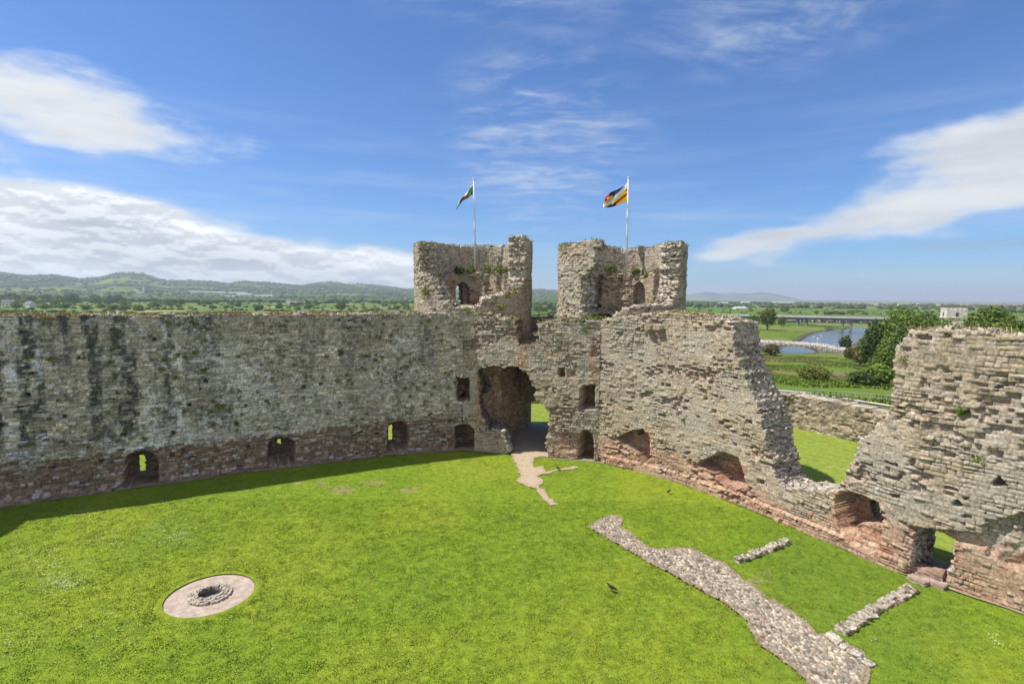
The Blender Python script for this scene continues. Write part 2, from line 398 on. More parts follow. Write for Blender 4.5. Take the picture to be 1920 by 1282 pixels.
# ---------- left curtain wall
def rect(x0, y0, x1, y1): return [(x0, y0), (x1, y0), (x1, y1), (x0, y1)]
def arch(x0, y0, x1, y1, r=.45):
    n = 8; xm = (x0 + x1) / 2; hw = (x1 - x0) / 2; ys = y0 + (y1 - y0) * r
    return [(x0, y1)] + [(xm - hw * math.cos(math.pi * k / n), ys - (ys - y0) * math.sin(math.pi * k / n)) for k in range(n + 1)] + [(x1, y1)]
def rec(c, W, poly, depth, soft=0.0, ref='p', noise_=.25):
    px, py = (c['px'], c['py']) if ref == 'p' else (c['cpx'], c['cpy'])
    U, Zv = c['U'], c['Z']
    jx = 2.5 * (vn(U * 4, Zv * 4, None, 31) - .5); jy = 2.5 * (vn(U * 4, Zv * 4, None, 32) - .5)
    m = inpoly(px + jx, py + jy, poly)
    d = depth + noise_ * (fbm(U * 1.6, Zv * 1.6, None, 33) - .5) + .05 * (c['r'][0] - .5)
    return np.where(m, np.maximum(W, d), W), m
L_REC = [(arch(234, 846, 297, 913, .32), 2.3), (arch(503, 820, 554, 872, .3), 2.3), (arch(727, 791, 766, 846, .25), 2.2),
         (arch(852, 795, 888, 847, .25), 2.45), (rect(856, 708, 880, 753), 2.4)]
L_SLIT = [rect(262, 853, 273, 884), rect(519, 823, 527, 832), rect(729, 796, 737, 827), [(861, 752), (864, 741), (871, 736), (878, 742), (879, 752)]]
L_PUT = [(147, 671), (289, 637), (98, 878), (190, 866), (323, 853), (465, 838), (807, 777), (707, 813), (843, 789), (684, 602), (52, 741), (385, 715), (408, 665), (120, 781), (36, 838), (230, 815), (325, 812), (118, 829), (602, 720), (570, 725), (640, 662), (690, 668), (745, 810), (60, 700), (500, 752), (355, 760)]
def l_disp(c):
    W = stone_disp(c, .035, .04, .22, .12)
    zb = 2.5 + .7 * (fbm(c['U'] * .5, c['Z'] * .2, None, 71) - .5) + .35 * (c['r'][2] - .5) + .5 * sst(c['px'], 560, 800)
    W = W + .10 * sst(c['Z'], zb + .1, zb - .1) * sst(c['Z'], .35, .45) - .10 * sst(c['Z'], .45, .3)
    m_all = np.zeros_like(W, bool)
    for p_, d in L_REC: W, m = rec(c, W, p_, d, noise_=.15); m_all |= m
    for i, (x, y) in enumerate(L_PUT):
        a = 3 + 2 * h3(i, 1); b = 2.5 + 1.5 * h3(i, 2); W, m = rec(c, W, rect(x - a, y - b, x + a, y + b), .55)
    W, m = rec(c, W, [(430, 787), (506, 788), (512, 800), (560, 804), (555, 815), (430, 812)], .12)
    c['recm'] = m_all; c['zb'] = zb; return W
def l_mask(c):
    top = 11.6 + .12 * (c['r'][2] - .5) + .18 * (fbm(c['U'] * .6, 0 * c['U'], None, 5) - .5)
    m = c['zc'] < top
    for p_ in L_SLIT: m &= ~inpoly(c['wpx'], c['wpy'], p_)
    return m & (c['Z'] < 12.4)
def l_col(c):
    r, U, Zv = c['r'], c['U'], c['Z']
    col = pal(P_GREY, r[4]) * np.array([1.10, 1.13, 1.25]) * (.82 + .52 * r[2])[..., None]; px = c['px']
    n1 = fbm(U * .35, Zv * .35, None, 201); n2 = fbm(U * 1.5, Zv * 1.5, None, 202); n3 = fbm(U * 1.5, Zv * .14, None, 203)
    n4 = fbm(U * 3.5, Zv * 3.5, None, 206)
    lich = sst(n1 + .5 * (n2 - .5), .42, .60) * sst(r[3] + n4, .75, 1.15)
    col = mixc(col, (.74, .74, .76), lich * .95 * sst(px, 620, 250))
    col = mixc(col, (.50, .50, .48), lich * .4)
    col = mixc(col, (.27, .24, .165), sst(Zv, 8.6, 10.8) * .5)
    streak = sst(n3 + .35 * (n2 - .5), .47, .62) * (.12 + .88 * sst(px, 480, 250)) * sst(Zv, 2.5, 4.5) * sst(n4, .2, .5)
    col = mixc(col, (.05, .052, .052), streak * (.35 + .6 * sst(r[2], .2, .5)))
    streak2 = sst(fbm(U * 1.1, Zv * .2, None, 208) + .3 * (n2 - .5), .5, .68) * sst(n4, .3, .6)
    col = mixc(col, (.10, .10, .085), streak2 * (.25 + .5 * (r[2] > .5)))
    moss = sst(n4 + .4 * (n2 - .5), .62, .74) * sst(n1, .3, .6)
    col = mixc(col, (.09, .105, .035), moss * (.25 + .5 * sst(Zv, 9.3, 11.2)))
    low = sst(Zv, c['zb'] + .12, c['zb'] - .12)
    br = pal(P_BROWN, r[4]); pale = (r[4] > .70) & (r[4] < .86) & (n1 < .62)
    br = np.where(pale[..., None], np.array([.36, .34, .31]) * np.ones_like(br), br)
    col = mixc(col, br, low)
    col = mixc(col, (.24, .19, .155), sst(Zv, .35, .15) * .7)
    mort = 1 - sst(c['e'], 0, .028)
    col = col * (1 - .45 * mort[..., None])
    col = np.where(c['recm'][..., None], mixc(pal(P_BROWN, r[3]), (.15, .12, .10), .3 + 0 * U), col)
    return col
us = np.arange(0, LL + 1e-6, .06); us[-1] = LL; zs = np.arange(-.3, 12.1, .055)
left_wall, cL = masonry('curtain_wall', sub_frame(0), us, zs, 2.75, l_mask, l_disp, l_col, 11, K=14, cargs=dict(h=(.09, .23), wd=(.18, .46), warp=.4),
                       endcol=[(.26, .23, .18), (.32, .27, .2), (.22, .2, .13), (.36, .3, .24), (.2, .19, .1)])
tag(left_wall, 'long grey stone curtain wall in shade with dark streaks and brown lower courses', 'castle wall')

# ---------- gatehouse front
G_TOP = [(840, 583), (871, 580), (905, 584), (943, 592), (968, 600), (972, 646), (1006, 646), (1008, 607), (1040, 600), (1121, 603), (1160, 594)]
G_HOLE = [(895, 702), (905, 690), (930, 687), (975, 689), (983, 697), (993, 718), (1001, 728), (1002, 750), (1018, 760), (1024, 775), (1027, 870), (953, 870), (948, 812), (935, 803), (912, 804), (900, 765), (897, 745), (903, 735)]
G_REC = [(arch(852, 795, 888, 847, .25), 2.45, .1), (rect(856, 708, 880, 753), 2.5, .1), (arch(1083, 807, 1113, 866, .3), 2.6, .2), ([(1084, 768), (1087, 730), (1094, 722), (1115, 722), (1116, 768)], 2.5, .15),
         (rect(1046, 690, 1059, 707), 1.1, .1), (rect(1063, 692, 1078, 707), .16, .04), ([(893, 700), (898, 692), (903, 690), (903, 735), (897, 745)], .5, .1)]
def g_disp(c):
    W = stone_disp(c, .028, .045, .60, .16)
    m_all = np.zeros_like(W, bool)
    for p_, d, n_ in G_REC: W, m = rec(c, W, p_, d, noise_=n_); m_all |= m
    W = W + .30 * sst(c['px'], 1030, 1080) * sst(c['Z'], 2.3, 2.0) * sst(c['Z'], .5, .9) * (c['px'] < 1090) * (.6 + .6 * c['r'][3])
    c['recm'] = m_all; return W
def g_mask(c):
    m = c['cpy'] > np.interp(c['cpx'], *zip(*G_TOP)) + 2 * (c['r'][2] - .5)
    m &= ~inpoly(c['cpx'] * .5 + c['px'] * .5 + 16 * (fbm(c['U'] * 1.1, c['Z'] * 1.1, None, 46) - .5), c['cpy'] * .5 + c['py'] * .5 + 14 * (fbm(c['U'] * 1.1, c['Z'] * 1.1, None, 47) - .5) * (c['Z'] > 1), G_HOLE)
    return m & (c['Z'] < 12.6)
def warm_col(c, redline, hot=()):
    r, U, Zv, px, py = c['r'], c['U'], c['Z'], c['px'], c['py']
    col = pal(P_TAN, r[4]) * (.72 + .34 * r[2])[..., None]; n1 = fbm(U * .4, Zv * .4, None, 301 + c['seed']); n2 = fbm(U * 2.2, Zv * 2.2, None, 302); n3 = fbm(U * 5, Zv * 5, None, 303)
    col = mixc(col, (.37, .34, .28), sst(n1, .45, .65) * .5)
    col = mixc(col, (.52, .49, .43), sst(n3, .62, .8) * .4)
    rz = redline(px) * 1.0 + 1.1 * (n1 - .5) + .8 * (r[2] - .5)
    red = sst(Zv, rz + .2, rz - .2)
    col = mixc(col, pal(P_RED, r[3]) * .45 + .35 * pal(P_RED, r[4]) + .2 * col, red)
    for poly in hot:
        mm = inpoly(px + 8 * (n2 - .5), py + 8 * (n3 - .5), poly); col = mixc(col, pal(P_RED, r[3]), mm * .8)
    col = mixc(col, (.16, .15, .075), sst(n2 + .3 * (n3 - .5), .62, .76) * sst(Zv, 9.6, 11.2) * .7)
    col = mixc(col, (.22, .19, .145), sst(n1 + .4 * (n3 - .5), .62, .8) * .35)
    col = mixc(col, (.27, .17, .14), c['miss'] * .45)
    col = col * (1 - (.25 + .35 * c['wear'][..., None]) * (1 - sst(c['e'], 0, .03))[..., None])
    return mixc(col, (.34, .30, .235), (1 - c['wear']) * .15)
def g_col(c):
    col = warm_col(c, lambda px: np.interp(px, [870, 1020, 1040, 1100, 1120], [-3, -3, 1.8, 1.9, 1.6]), [rect(1106, 632, 1121, 725), rect(970, 655, 990, 690), rect(890, 700, 906, 800)])
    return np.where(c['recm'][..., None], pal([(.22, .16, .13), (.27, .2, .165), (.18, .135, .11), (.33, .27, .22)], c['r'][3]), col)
us = np.linspace(0, LG, int(LG / .045)); zs = np.arange(-.3, 12.4, .045)
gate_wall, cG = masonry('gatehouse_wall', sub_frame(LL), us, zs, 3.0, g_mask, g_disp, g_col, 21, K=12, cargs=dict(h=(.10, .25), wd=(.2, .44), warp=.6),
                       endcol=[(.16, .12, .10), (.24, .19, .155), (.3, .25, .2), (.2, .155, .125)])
tag(gate_wall, 'sunlit rubble wall of the gatehouse with a ragged gate opening and two small windows', 'castle wall')

# ---------- right curtain wall with the breach
R_TOP = [(1110, 603), (1121, 603), (1155, 596), (1202, 590), (1240, 586), (1300, 590), (1340, 596), (1374, 606), (1376, 649), (1389, 686), (1405, 728), (1424, 766),
         (1434, 813), (1442, 845), (1448, 880), (1460, 905), (1478, 914), (1514, 918), (1565, 922), (1579, 896), (1594, 867), (1608, 842), (1618, 822), (1640, 803),
         (1660, 783), (1666, 768), (1670, 722), (1674, 677), (1685, 643), (1697, 626), (1709, 619), (1782, 617), (1860, 624), (1920, 630), (3000, 740)]
R_REC = [([(1152, 822), (1170, 814), (1188, 806), (1206, 804), (1217, 818), (1219, 858), (1205, 872), (1196, 852), (1176, 838)], 1.25, .5),
         (rect(1181, 809, 1192, 820), 2.1, .05),
         ([(1306, 872), (1316, 862), (1334, 857), (1345, 846), (1362, 849), (1384, 859), (1392, 880), (1400, 914), (1380, 914), (1350, 904), (1338, 886), (1320, 882)], 1.35, .6),
         ([(1418, 898), (1432, 899), (1432, 907), (1420, 908)], .4, .1),
         ([(1564, 938), (1572, 922), (1602, 924), (1634, 937), (1652, 956), (1656, 990), (1630, 985), (1600, 985), (1582, 1000), (1570, 985)], 1.75, .5),
         ([(1618, 932), (1646, 944), (1655, 975), (1632, 976)], 2.35, .1),
         ([(1582, 1000), (1600, 985), (1630, 985), (1652, 990), (1650, 1010), (1640, 1040), (1600, 1020)], .55, .5),
         ([(1786, 942), (1796, 935), (1806, 950), (1786, 948)], .7, .1), ([(1858, 908), (1872, 893), (1890, 910), (1870, 912)], .7, .1),
         ([(1704, 862), (1716, 860), (1712, 878), (1702, 872)], .3, .1), ([(1668, 925), (1684, 927), (1684, 932), (1670, 932)], .5, .1),
         ([(1690, 985), (1860, 1003), (1875, 1020), (1840, 1030), (1720, 1000)], .35, .3), ([(1840, 985), (1920, 960), (1960, 1060), (1900, 1070), (1850, 1040)], .35, .5),
         ([(1730, 790), (1800, 812), (1810, 822), (1730, 806)], .22, .1), ([(1850, 840), (1880, 846), (1878, 860), (1850, 852)], .28, .1),
         ([(1728, 822), (1755, 828), (1752, 838), (1730, 834)], .22, .1), ([(1766, 845), (1792, 850), (1790, 858), (1768, 856)], .3, .1), ([(1795, 775), (1815, 768), (1818, 785), (1800, 788)], .3, .1),
         ([(1850, 750), (1900, 755), (1920, 760), (1920, 768), (1850, 760)], .22, .1), ([(1700, 757), (1730, 768), (1725, 782), (1700, 775)], .3, .1)]
R_DOOR = [(1700, 1092), (1711, 1048), (1714, 994), (1740, 993), (1788, 1016), (1787, 1050), (1770, 1096)]
R_HOLES = [(1216, 740, 5, 5), (1120, 713, 4, 3), (1180, 765, 5, 4), (1250, 722, 7, 3), (1260, 690, 6, 3), (1300, 715, 6, 3), (1380, 709, 5, 3), (1330, 728, 5, 3), (1290, 752, 4, 3), (1355, 790, 9, 3), (1240, 780, 5, 4), (1405, 790, 6, 3), (1336, 770, 4, 3), (1270, 698, 5, 3), (1378, 835, 4, 4), (1240, 830, 5, 3), (1277, 700, 5, 2), (1163, 627, 5, 4)]
def r_disp(c):
    W = stone_disp(c, .030, .046, (.58 - .22 * sst(c['px'], 1560, 1680)), .15, gap=.04)
    px, Zv = c['px'], c['Z']
    tall = sst(px, 1660, 1700) * sst(Zv, 10.2, 9.8) * sst(Zv, 5.8, 6.6)
    W = W + tall * (.05 + .14 * (c['r'][3] < .2)) * 1.0
    for p_, d, n_ in R_REC: W, m = rec(c, W, p_, d, noise_=n_)
    for x, y, a, b in R_HOLES: W, m = rec(c, W, rect(x - a, y - b, x + a, y + b), .32, ref='c')
    plinth = sst(Zv, .7, .6) * sst(px, 1120, 1160) * (px < 1700)
    W = np.where(W < .6, W - .18 * plinth, W)
    c['noplant'] = inpoly(px, c['py'], rect(1200, 590, 1256, 650))
    for x0, x1 in ((1213, 1225), (1230, 1243)):
        m = inpoly(px, c['py'], rect(x0, 609, x1, 619)); W = np.where(m, -.42, W)
        m = inpoly(px, c['py'], rect(x0, 619, x1, 634)); W = np.where(m, .12, W)
    return W
def r_mask(c):
    cpx, cpy = c['cpx'], c['cpy']; jit = 6 * (fbm(c['uc'] * 1.2, c['zc'] * 1.2, None, 44) - .5)
    qx, qy = cpx * .6 + c['px'] * .4, cpy * .6 + c['py'] * .4; m = qy > np.interp(qx + jit, *zip(*R_TOP)) + 2 * (c['r'][2] - .5)
    m &= (c['Z'] < 12.5) & ~inpoly(c['px'] * .6 + cpx * .4, c['py'] * .6 + cpy * .4, R_DOOR)
    m &= ~inpoly(c['wpx'], c['wpy'], [(1630, 938), (1640, 938), (1651, 955), (1649, 971), (1634, 966)])
    m |= inpoly(c['px'], c['py'], rect(1215, 608, 1225, 617)) | inpoly(c['px'], c['py'], rect(1229, 608, 1240, 617))
    return m
def r_col(c):
    return warm_col(c, lambda px: np.interp(px, [1120, 1160, 1220, 1300, 1400, 1500, 1560, 1640, 1700, 1800, 1920], [1.7, 2.6, 2.1, 2.0, 1.7, .9, 1.5, 2.3, 2.4, 2.2, 2.3]),
                    [rect(1106, 632, 1121, 725), [(1130, 830), (1220, 800), (1230, 880), (1130, 860)], [(1310, 860), (1400, 870), (1400, 930), (1310, 900)], [(1560, 920), (1660, 940), (1660, 1040), (1560, 1010)]])
us = np.linspace(0, LR, int(LR / .045)); zs = np.arange(-.3, 12.4, .045)
right_wall, cR = masonry('curtain_wall', sub_frame(LL + LG), us, zs, 2.6, r_mask, r_disp, r_col, 31, K=24, cargs=dict(h=(.12, .27), wd=(.2, .46), warp=.6), rough_end=.17)
tag(right_wall, 'sunlit ruined curtain wall broken by a deep V-shaped breach, red sandstone at its foot', 'castle wall')

TC = []
# ---------- towers: open-backed round shells
def tower(name, cx, cy, Ro, T, zt, opening, extra, seed, label, a_seam):
    Lc = 2 * math.pi * Ro
    def fr(U):
        a = a_seam + U / Ro; return [cx + Ro * np.cos(a), cy + Ro * np.sin(a), -np.cos(a), -np.sin(a)]
    def disp(c):
        W = stone_disp(c, .04, .05, .30, .14); c['front'] = c['by'] < cy + 0.5; return W
    def mask(c):
        a = a_seam + c['uc'] / Ro; m = c['zc'] < zt(a, c) + .15 * (c['r'][2] - .5)
        m &= ~((c['front']) & inpoly(c['cpx'], c['cpy'], opening))
        m &= ~extra(c); return m
    def col(c):
        k = warm_col(c, lambda px: -5 + 0 * px)
        n = fbm(c['U'] * .7, c['Z'] * .7, None, seed + 2)
        k = mixc(k, (.12, .115, .07), sst(n, .5, .75) * .4 * sst(c['Z'], 16.3, 17.8))
        g = mixc(pal(P_GREY, c['r'][4]), (.34, .27, .22), sst(n, .4, .7) * .8)
        g = mixc(g, (.30, .22, .18), sst(c['Z'], 15.2, 14.6) * .6)
        g = mixc(g, (.11, .12, .06), sst(fbm(c['U'] * 2, c['Z'] * 1.2, None, seed + 3), .58, .75) * .6)
        c['backcol'] = g; return k
    us = np.linspace(0, Lc, int(Lc / .06)); zs = np.arange(-.3, 19.2, .055)
    o, c = masonry(name, fr, us, zs, T, mask, disp, col, seed, K=14, cargs=dict(h=(.11, .23), wd=(.22, .46), warp=.2), rough_end=.20)
    tag(o, label, 'tower'); TC.append(c); return o
C1, C2, RO = (-3.62, 50.6), (9.38, 47.4), 5.42
PA, PD = np.array([-3.1, 46.3]), np.array([.42, .907])       # left side of the gate passage
def near_wall(c):
    yl = np.interp(c['bx'], [p[0] for p in FULL], [p[1] for p in FULL]); return (c['Z'] < 10.9) & c['front'] & (c['by'] < yl + 3.6)
def x1(c):
    s = (c['bx'] - PA[0]) * PD[1] - (c['by'] - PA[1]) * PD[0]
    m = (s > -1.2) & (c['Z'] < 9.2)
    d = ~c['front'] & inpoly(c['bpx'], c['bpy'], arch(854, 529, 868, 579, .3)); return m | d | near_wall(c)
def zt1(a, c):
    px = c['cpx']; f = np.interp(px, [779, 800, 830, 948, 953, 957, 975, 990, 999], [17.85, 17.95, 18.0, 18.1, 18.15, 18.6, 18.6, 18.35, 18.1])
    return np.where(c['front'], f - .2, 17.95)
tower('round_tower', C1[0], C1[1], RO, 1.75, zt1,
      [(782, 400), (986, 400), (985, 520), (978, 545), (945, 552), (905, 557), (892, 575), (850, 575), (832, 560), (812, 535), (788, 505)], x1, 51,
      'left ruined round tower with an open arched window and taller rubble stub on its right', -math.pi / 2 + .1)
def x2(c):
    return near_wall(c)
def zt2(a, c):
    px = c['cpx']; f = np.interp(px, [1043, 1055, 1080, 1098, 1118, 1122, 1230, 1250, 1280], [16.95, 17.3, 17.65, 17.9, 17.9, 17.2, 17.6, 17.8, 17.8])
    return np.where(c['front'], f - .35, 17.6)
tower('round_tower', C2[0], C2[1], RO, 1.75, zt2,
      [(1120, 400), (1119, 478), (1110, 500), (1092, 522), (1091, 560), (1096, 590), (1112, 604), (1150, 604), (1162, 580), (1195, 572), (1262, 570), (1277, 520), (1277, 400)], x2, 52,
      'right ruined round tower with smooth curved masonry left and dark pointed doorway inside', -math.pi / 2 + .25)
tw = [o for o in C.objects if o.name.startswith('round_tower')]
def inner_shell(parent, cx, cy, a0, a1, Ri, T, z1, holes, top, seed):
    def fr(U):
        a = a0 - U / Ri; return [cx + Ri * np.cos(a), cy + Ri * np.sin(a), np.cos(a), np.sin(a)]
    def disp(c): return stone_disp(c, .05, .05, .3, .2)
    def mask(c):
        m = c['cpy'] > np.interp(c['cpx'], *zip(*top)) + 2 * (c['r'][2] - .5)
        for h_ in holes: m &= ~inpoly(c['px'], c['py'], h_)
        return m
    def col(c):
        k = warm_col(c, lambda px: np.interp(px, [850, 900, 1180, 1215], [14.6, 13, 10, 10]))
        return k
    L = abs(a1 - a0) * Ri; us = np.linspace(0, L, int(L / .05)); zs = np.arange(11, z1, .05)
    o, c = masonry('inner_wall', fr, us, zs, T, mask, disp, col, seed, K=5, cargs=dict(h=(.13, .22), wd=(.22, .45), warp=.2), rough_end=.15)
    o.parent = parent
inner_shell(tw[0], *C1, R(165), R(15), RO - 1.75 - .8, .85, 17, [arch(855, 529, 880, 582, .35)],
            [(800, 545), (822, 525), (835, 520), (850, 510), (868, 512), (945, 513), (950, 500), (960, 480)], 61)
PT = [(1187, 572), (1188, 543), (1192, 534), (1199, 527), (1205, 533), (1209, 544), (1209, 572)]
inner_shell(tw[1], *C2, R(165), R(10), RO - 1.75 - .7, .75, 17.4, [PT],
            [(1090, 600), (1128, 575), (1132, 515), (1150, 520), (1168, 514), (1185, 514), (1215, 520), (1225, 500), (1232, 470), (1240, 462)], 62)

def disc_floor(parent, cx, cy, r, z, seed, name='rubble_floor', yslope=0, amp=.5):
    n = 60; us = np.linspace(-r, r, n); A, B = np.meshgrid(us, us, indexing='ij'); d = np.hypot(A, B)
    H = z + amp * (fbm(A * .9 + cx, B * .9, None, seed) - .5) + .15 * (fbm(A * 4, B * 4, None, seed + 1) - .5) + yslope * B
    idx = np.arange(n * n).reshape(n, n); cell = (d < r)[:-1, :-1] & (d < r)[1:, 1:]
    q = np.stack([idx[:-1, :-1], idx[1:, :-1], idx[1:, 1:], idx[:-1, 1:]], -1)[cell]
    g = fbm(A * 2, B * 2, None, seed + 2); col = mixc(np.array([.30, .26, .20]) * np.ones(A.shape + (1,)), (.16, .17, .06), sst(g, .4, .6))
    me = mesh_np(name, np.stack([A + cx, B + cy, H], -1).reshape(-1, 3), F4=q, col=col.reshape(-1, 3)); return ob(name, me, M_GROUND, parent)
disc_floor(tw[0], *C1, RO - .7, 12.15, 5)
disc_floor(tw[1], *C2, RO - .7, 11.7, 6, amp=.8)

# gatehouse passage: left side wall, outer end wall and roof mass
def simple_wall(name, path, T, z0, z1, seed, colf, hole=None, K=6, du=.07, off=1, disp=(.05, .05, .3, .3), rough_end=.15, top=None, cargs=None, parent=None, endcol=None):
    L = pathlen(path); us = np.linspace(0, L, max(6, int(L / du))); zs = np.arange(z0, z1 + .4, du)
    def msk(c):
        zt = z1 if top is None else top(c)
        m = c['zc'] < zt + .12 * (c['r'][2] - .5)
        if hole is not None: m &= ~hole(c)
        return m
    o, c = masonry(name, polyline_frame(path, off), us, zs, T, msk, lambda c: stone_disp(c, *disp), colf, seed, K=K,
                   cargs=cargs or dict(h=(.13, .22), wd=(.25, .5), warp=.3), rough_end=rough_end, endcol=endcol)
    if parent: o.parent = parent
    return o
def brown_col(c):
    col = pal([(.46, .34, .27), (.38, .28, .23), (.54, .43, .35), (.44, .36, .29), (.60, .52, .43)], c['r'][4])
    n = fbm(c['U'] * .8, c['Z'] * .8, None, 77); col = mixc(col, (.23, .215, .13), sst(n, .5, .72) * sst(c['Z'], 3, 6) * .7)
    return col * (1 - .35 * (1 - sst(c['e'], 0, .03))[..., None])
pa = [tuple(PA + PD * 1.75), tuple(PA + PD * 3.6), tuple(PA + PD * 3.8 + np.array([.55, -.2])), tuple(PA + PD * 9.0 + np.array([1.15, -.5]))]
simple_wall('passage_wall', pa, 1.4, -.2, 9.6, 71, brown_col, parent=gate_wall, disp=(.05, .03, .35, .5),
            hole=lambda c: inpoly(c['px'], c['py'], [(900, 716), (907, 702), (916, 700), (924, 722), (916, 736), (908, 742), (900, 738)]))
ends = PA + PD * 9.0 + np.array([.9, -.5]); e2 = ends + np.array([5.6, -1.9])
simple_wall('end_wall', [tuple(ends - np.array([.9, -.3])), tuple(e2)], 1.3, -.2, 11.2, 72, lambda c: warm_col(c, lambda px: 9 + 0 * px), parent=gate_wall,
            hole=lambda c: (c['U'] > 1.0) & (c['zc'] < 2.75 - .3 * (c['U'] - 2.6) ** 2 * .2), disp=(.05, .03, .3, .2))
rb = MB(); q0 = PA + PD * 1.2 + np.array([-.3, 0]); q1 = PA + PD * 9.3; q2 = q1 + np.array([5.2, -1.8]); q3 = q0 + np.array([6.3, -2.2])
rb.prism([tuple(q0 + np.array([-1.5, .5])), tuple(q3), tuple(q2), tuple(q1 + np.array([-1.5, .5]))], 7.6, 9.2)
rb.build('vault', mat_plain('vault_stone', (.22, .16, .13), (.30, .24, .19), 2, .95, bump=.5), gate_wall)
# short lit rubble stub at the left foot of the gate opening
stub = [tuple(G(934, 850)[:2] + np.array([0, .35])), tuple(G(952, 851)[:2] + np.array([0, -.05]))]
simple_wall('wall_stub', stub, .8, -.2, 2.0, 73, lambda c: warm_col(c, lambda px: 0 * px), parent=gate_wall, du=.05, disp=(.12, .05, .5, .5), rough_end=.4,
            top=lambda c: 1.9 - 1.2 * sst(c['U'], .3, .9), endcol=P_TAN[:4])

# round corner tower at the far end of the left wall: its shadow falls on the lawn
def ct_frame(U): a = -1.2 + U / 4.6; return [-43.2 + 4.6 * np.cos(a), 27.8 + 4.6 * np.sin(a), -np.cos(a), -np.sin(a)]
def l_col_simple(c): return pal(P_GREY, c['r'][4])
ctw, _ = masonry('round_tower', ct_frame, np.linspace(0, 2 * math.pi * 4.6, 260), np.arange(-.3, 17.6, .11), 1.5, lambda c: c['zc'] < 17.0,
                 lambda c: stone_disp(c), l_col_simple, 81, K=3, cargs=dict(h=(.2, .3), wd=(.4, .7), warp=.1))
tag(ctw, 'grey round corner tower at the far left end of the long shaded wall', 'tower')

# ------------------------------------------------------------------ ground
LAWN = [(-90, -25), (-90, 66), (22, 66), (30, 67.5), (34.3, 65.3), (37.9, 58.6), (48, 40), (60, 15), (66, -25)]
def lawn_h(x, y):
    s = (x - 6.9) * .815 + (y - 42.3) * .58
    h = -2.5 * sst(s, 3.5, 11) * sst(x, 8, 18)
    return h
def land_h(x, y):
    r = np.hypot(x, y); th = np.degrees(np.arctan2(x, y))
    h = 1.0 - 9.0 * sst(r, 70, 190) * (1 + 0 * x)
    h = np.where(th < 12, .9 - 8.9 * sst(r, 75, 220), h)
    h = h + 1.2 * (fbm(x * .03, y * .03, None, 400) - .5) * sst(r, 80, 140) * sst(r, 2600, 1000)
    # hills in the south-west
    e = hill_e(th); ridge = sst(r, 2300, 6200) ** 1.15
    H = (np.tan(np.radians(e)) * 6200) * ridge
    H2 = H * (.86 + .28 * fbm(x / 900, y / 900, None, 410) )
    h = h + H2 * (1 - .55 * sst(r, 6600, 10000))
    h = h + 16 * sst(r, 2100, 2700) * sst(th, 2, -6) * fbm(x / 500, y / 500, None, 411)
    # far northern coast hills
    e2 = np.interp(th, [15, 18.5, 19.5, 21, 22, 23.3, 24.5, 26, 27.3, 28], [0, .62, .78, .6, .74, .62, .78, .55, .25, 0])
    h = h + np.tan(np.radians(e2)) * 14500 * sst(r, 12500, 14500) * (th > 14)
    return h
def hill_e(th):
    a = [-75, -46, -43.2, -41.5, -40, -38.5, -37, -36, -35, -34, -33.4, -32.3, -31, -29, -27.5, -26.5, -24, -21, -19.6, -18.3, -16.7, -15.5, -13, -11, -8.7, -6, -2, 1, 3.0, 5, 7, 9, 12, 15]
    e = [1.6, 1.7, 1.72, 1.5, 1.62, 1.35, 1.5, 1.9, 1.95, 1.85, 1.6, 1.28, 1.32, 1.33, 1.1, 1.28, 1.25, 1.05, 1.35, 1.45, 1.25, 1.35, 1.1, .8, .9, .8, .75, .9, .95, .85, .6, .35, .1, 0]
    return np.interp(th, a, np.array(e) * .98)
WATER_Z = -9.1
def wpoly(l, z): return [tuple(G(x, y, z)[:2]) for x, y in l]
RIV = wpoly([(1596, 612), (1640, 613), (1634, 619), (1622, 628), (1612, 636), (1604, 644), (1590, 650), (1560, 656), (1535, 662), (1505, 664.5), (1465, 664.5), (1430, 662), (1340, 668), (1340, 650), (1430, 648), (1476, 646), (1498, 641.5), (1506, 636), (1516, 629), (1530, 623.5), (1560, 619), (1590, 617)], WATER_Z)
RC = np.array(RIV)
def seg_dist(x, y, poly, closed=True):
    d = np.full(np.shape(x), 1e9); n = len(poly)
    for i in range(n if closed else n - 1):
        (x0, y0), (x1, y1) = poly[i], poly[(i + 1) % n]; dx, dy = x1 - x0, y1 - y0; L2 = dx * dx + dy * dy + 1e-9
        t_ = np.clip(((x - x0) * dx + (y - y0) * dy) / L2, 0, 1); d = np.minimum(d, np.hypot(x - x0 - t_ * dx, y - y0 - t_ * dy))
    return d
# --- inner and outer ward lawn
gx = np.arange(-62, 62.01, .22); gy = np.arange(4, 68.01, .22)
A, B = np.meshgrid(gx, gy, indexing='ij')
H = lawn_h(A, B) + .10 * (fbm(A * .25, B * .25, None, 420) - .5) * sst(np.hypot(A + 13, B - 22.7), 1.8, 3) + .02 * (vn(A * 3, B * 3, None, 421) - .5)
n1 = fbm(A * .22, B * .22, None, 422, 4); n2 = fbm(A * 1.1, B * 1.1, None, 423); n3 = fbm(A * 4.5, B * 4.5, None, 424, 2)
def grass_col(n1, n2, n3):
    c = mixc(np.array([.146, .215, .015]) * np.ones(n1.shape + (1,)), (.186, .238, .018), sst(n1, .35, .65))
    c = mixc(c, (.094, .160, .012), sst(n2, .5, .72) * .45)
    return mixc(c, (.20, .235, .03), sst(n3, .58, .8) * .5)
gc = grass_col(n1, n2, n3)
apx, apy = PJ(A, B, 0 * A)
def patch(x, y, a, b, rot=0):
    dx, dy = apx - x, apy - y; d = np.hypot(dx / a, dy / b) + .9 * (n2 - .5) + .7 * (n3 - .5); return sst(d, 1, .45)
bare = np.zeros_like(A)
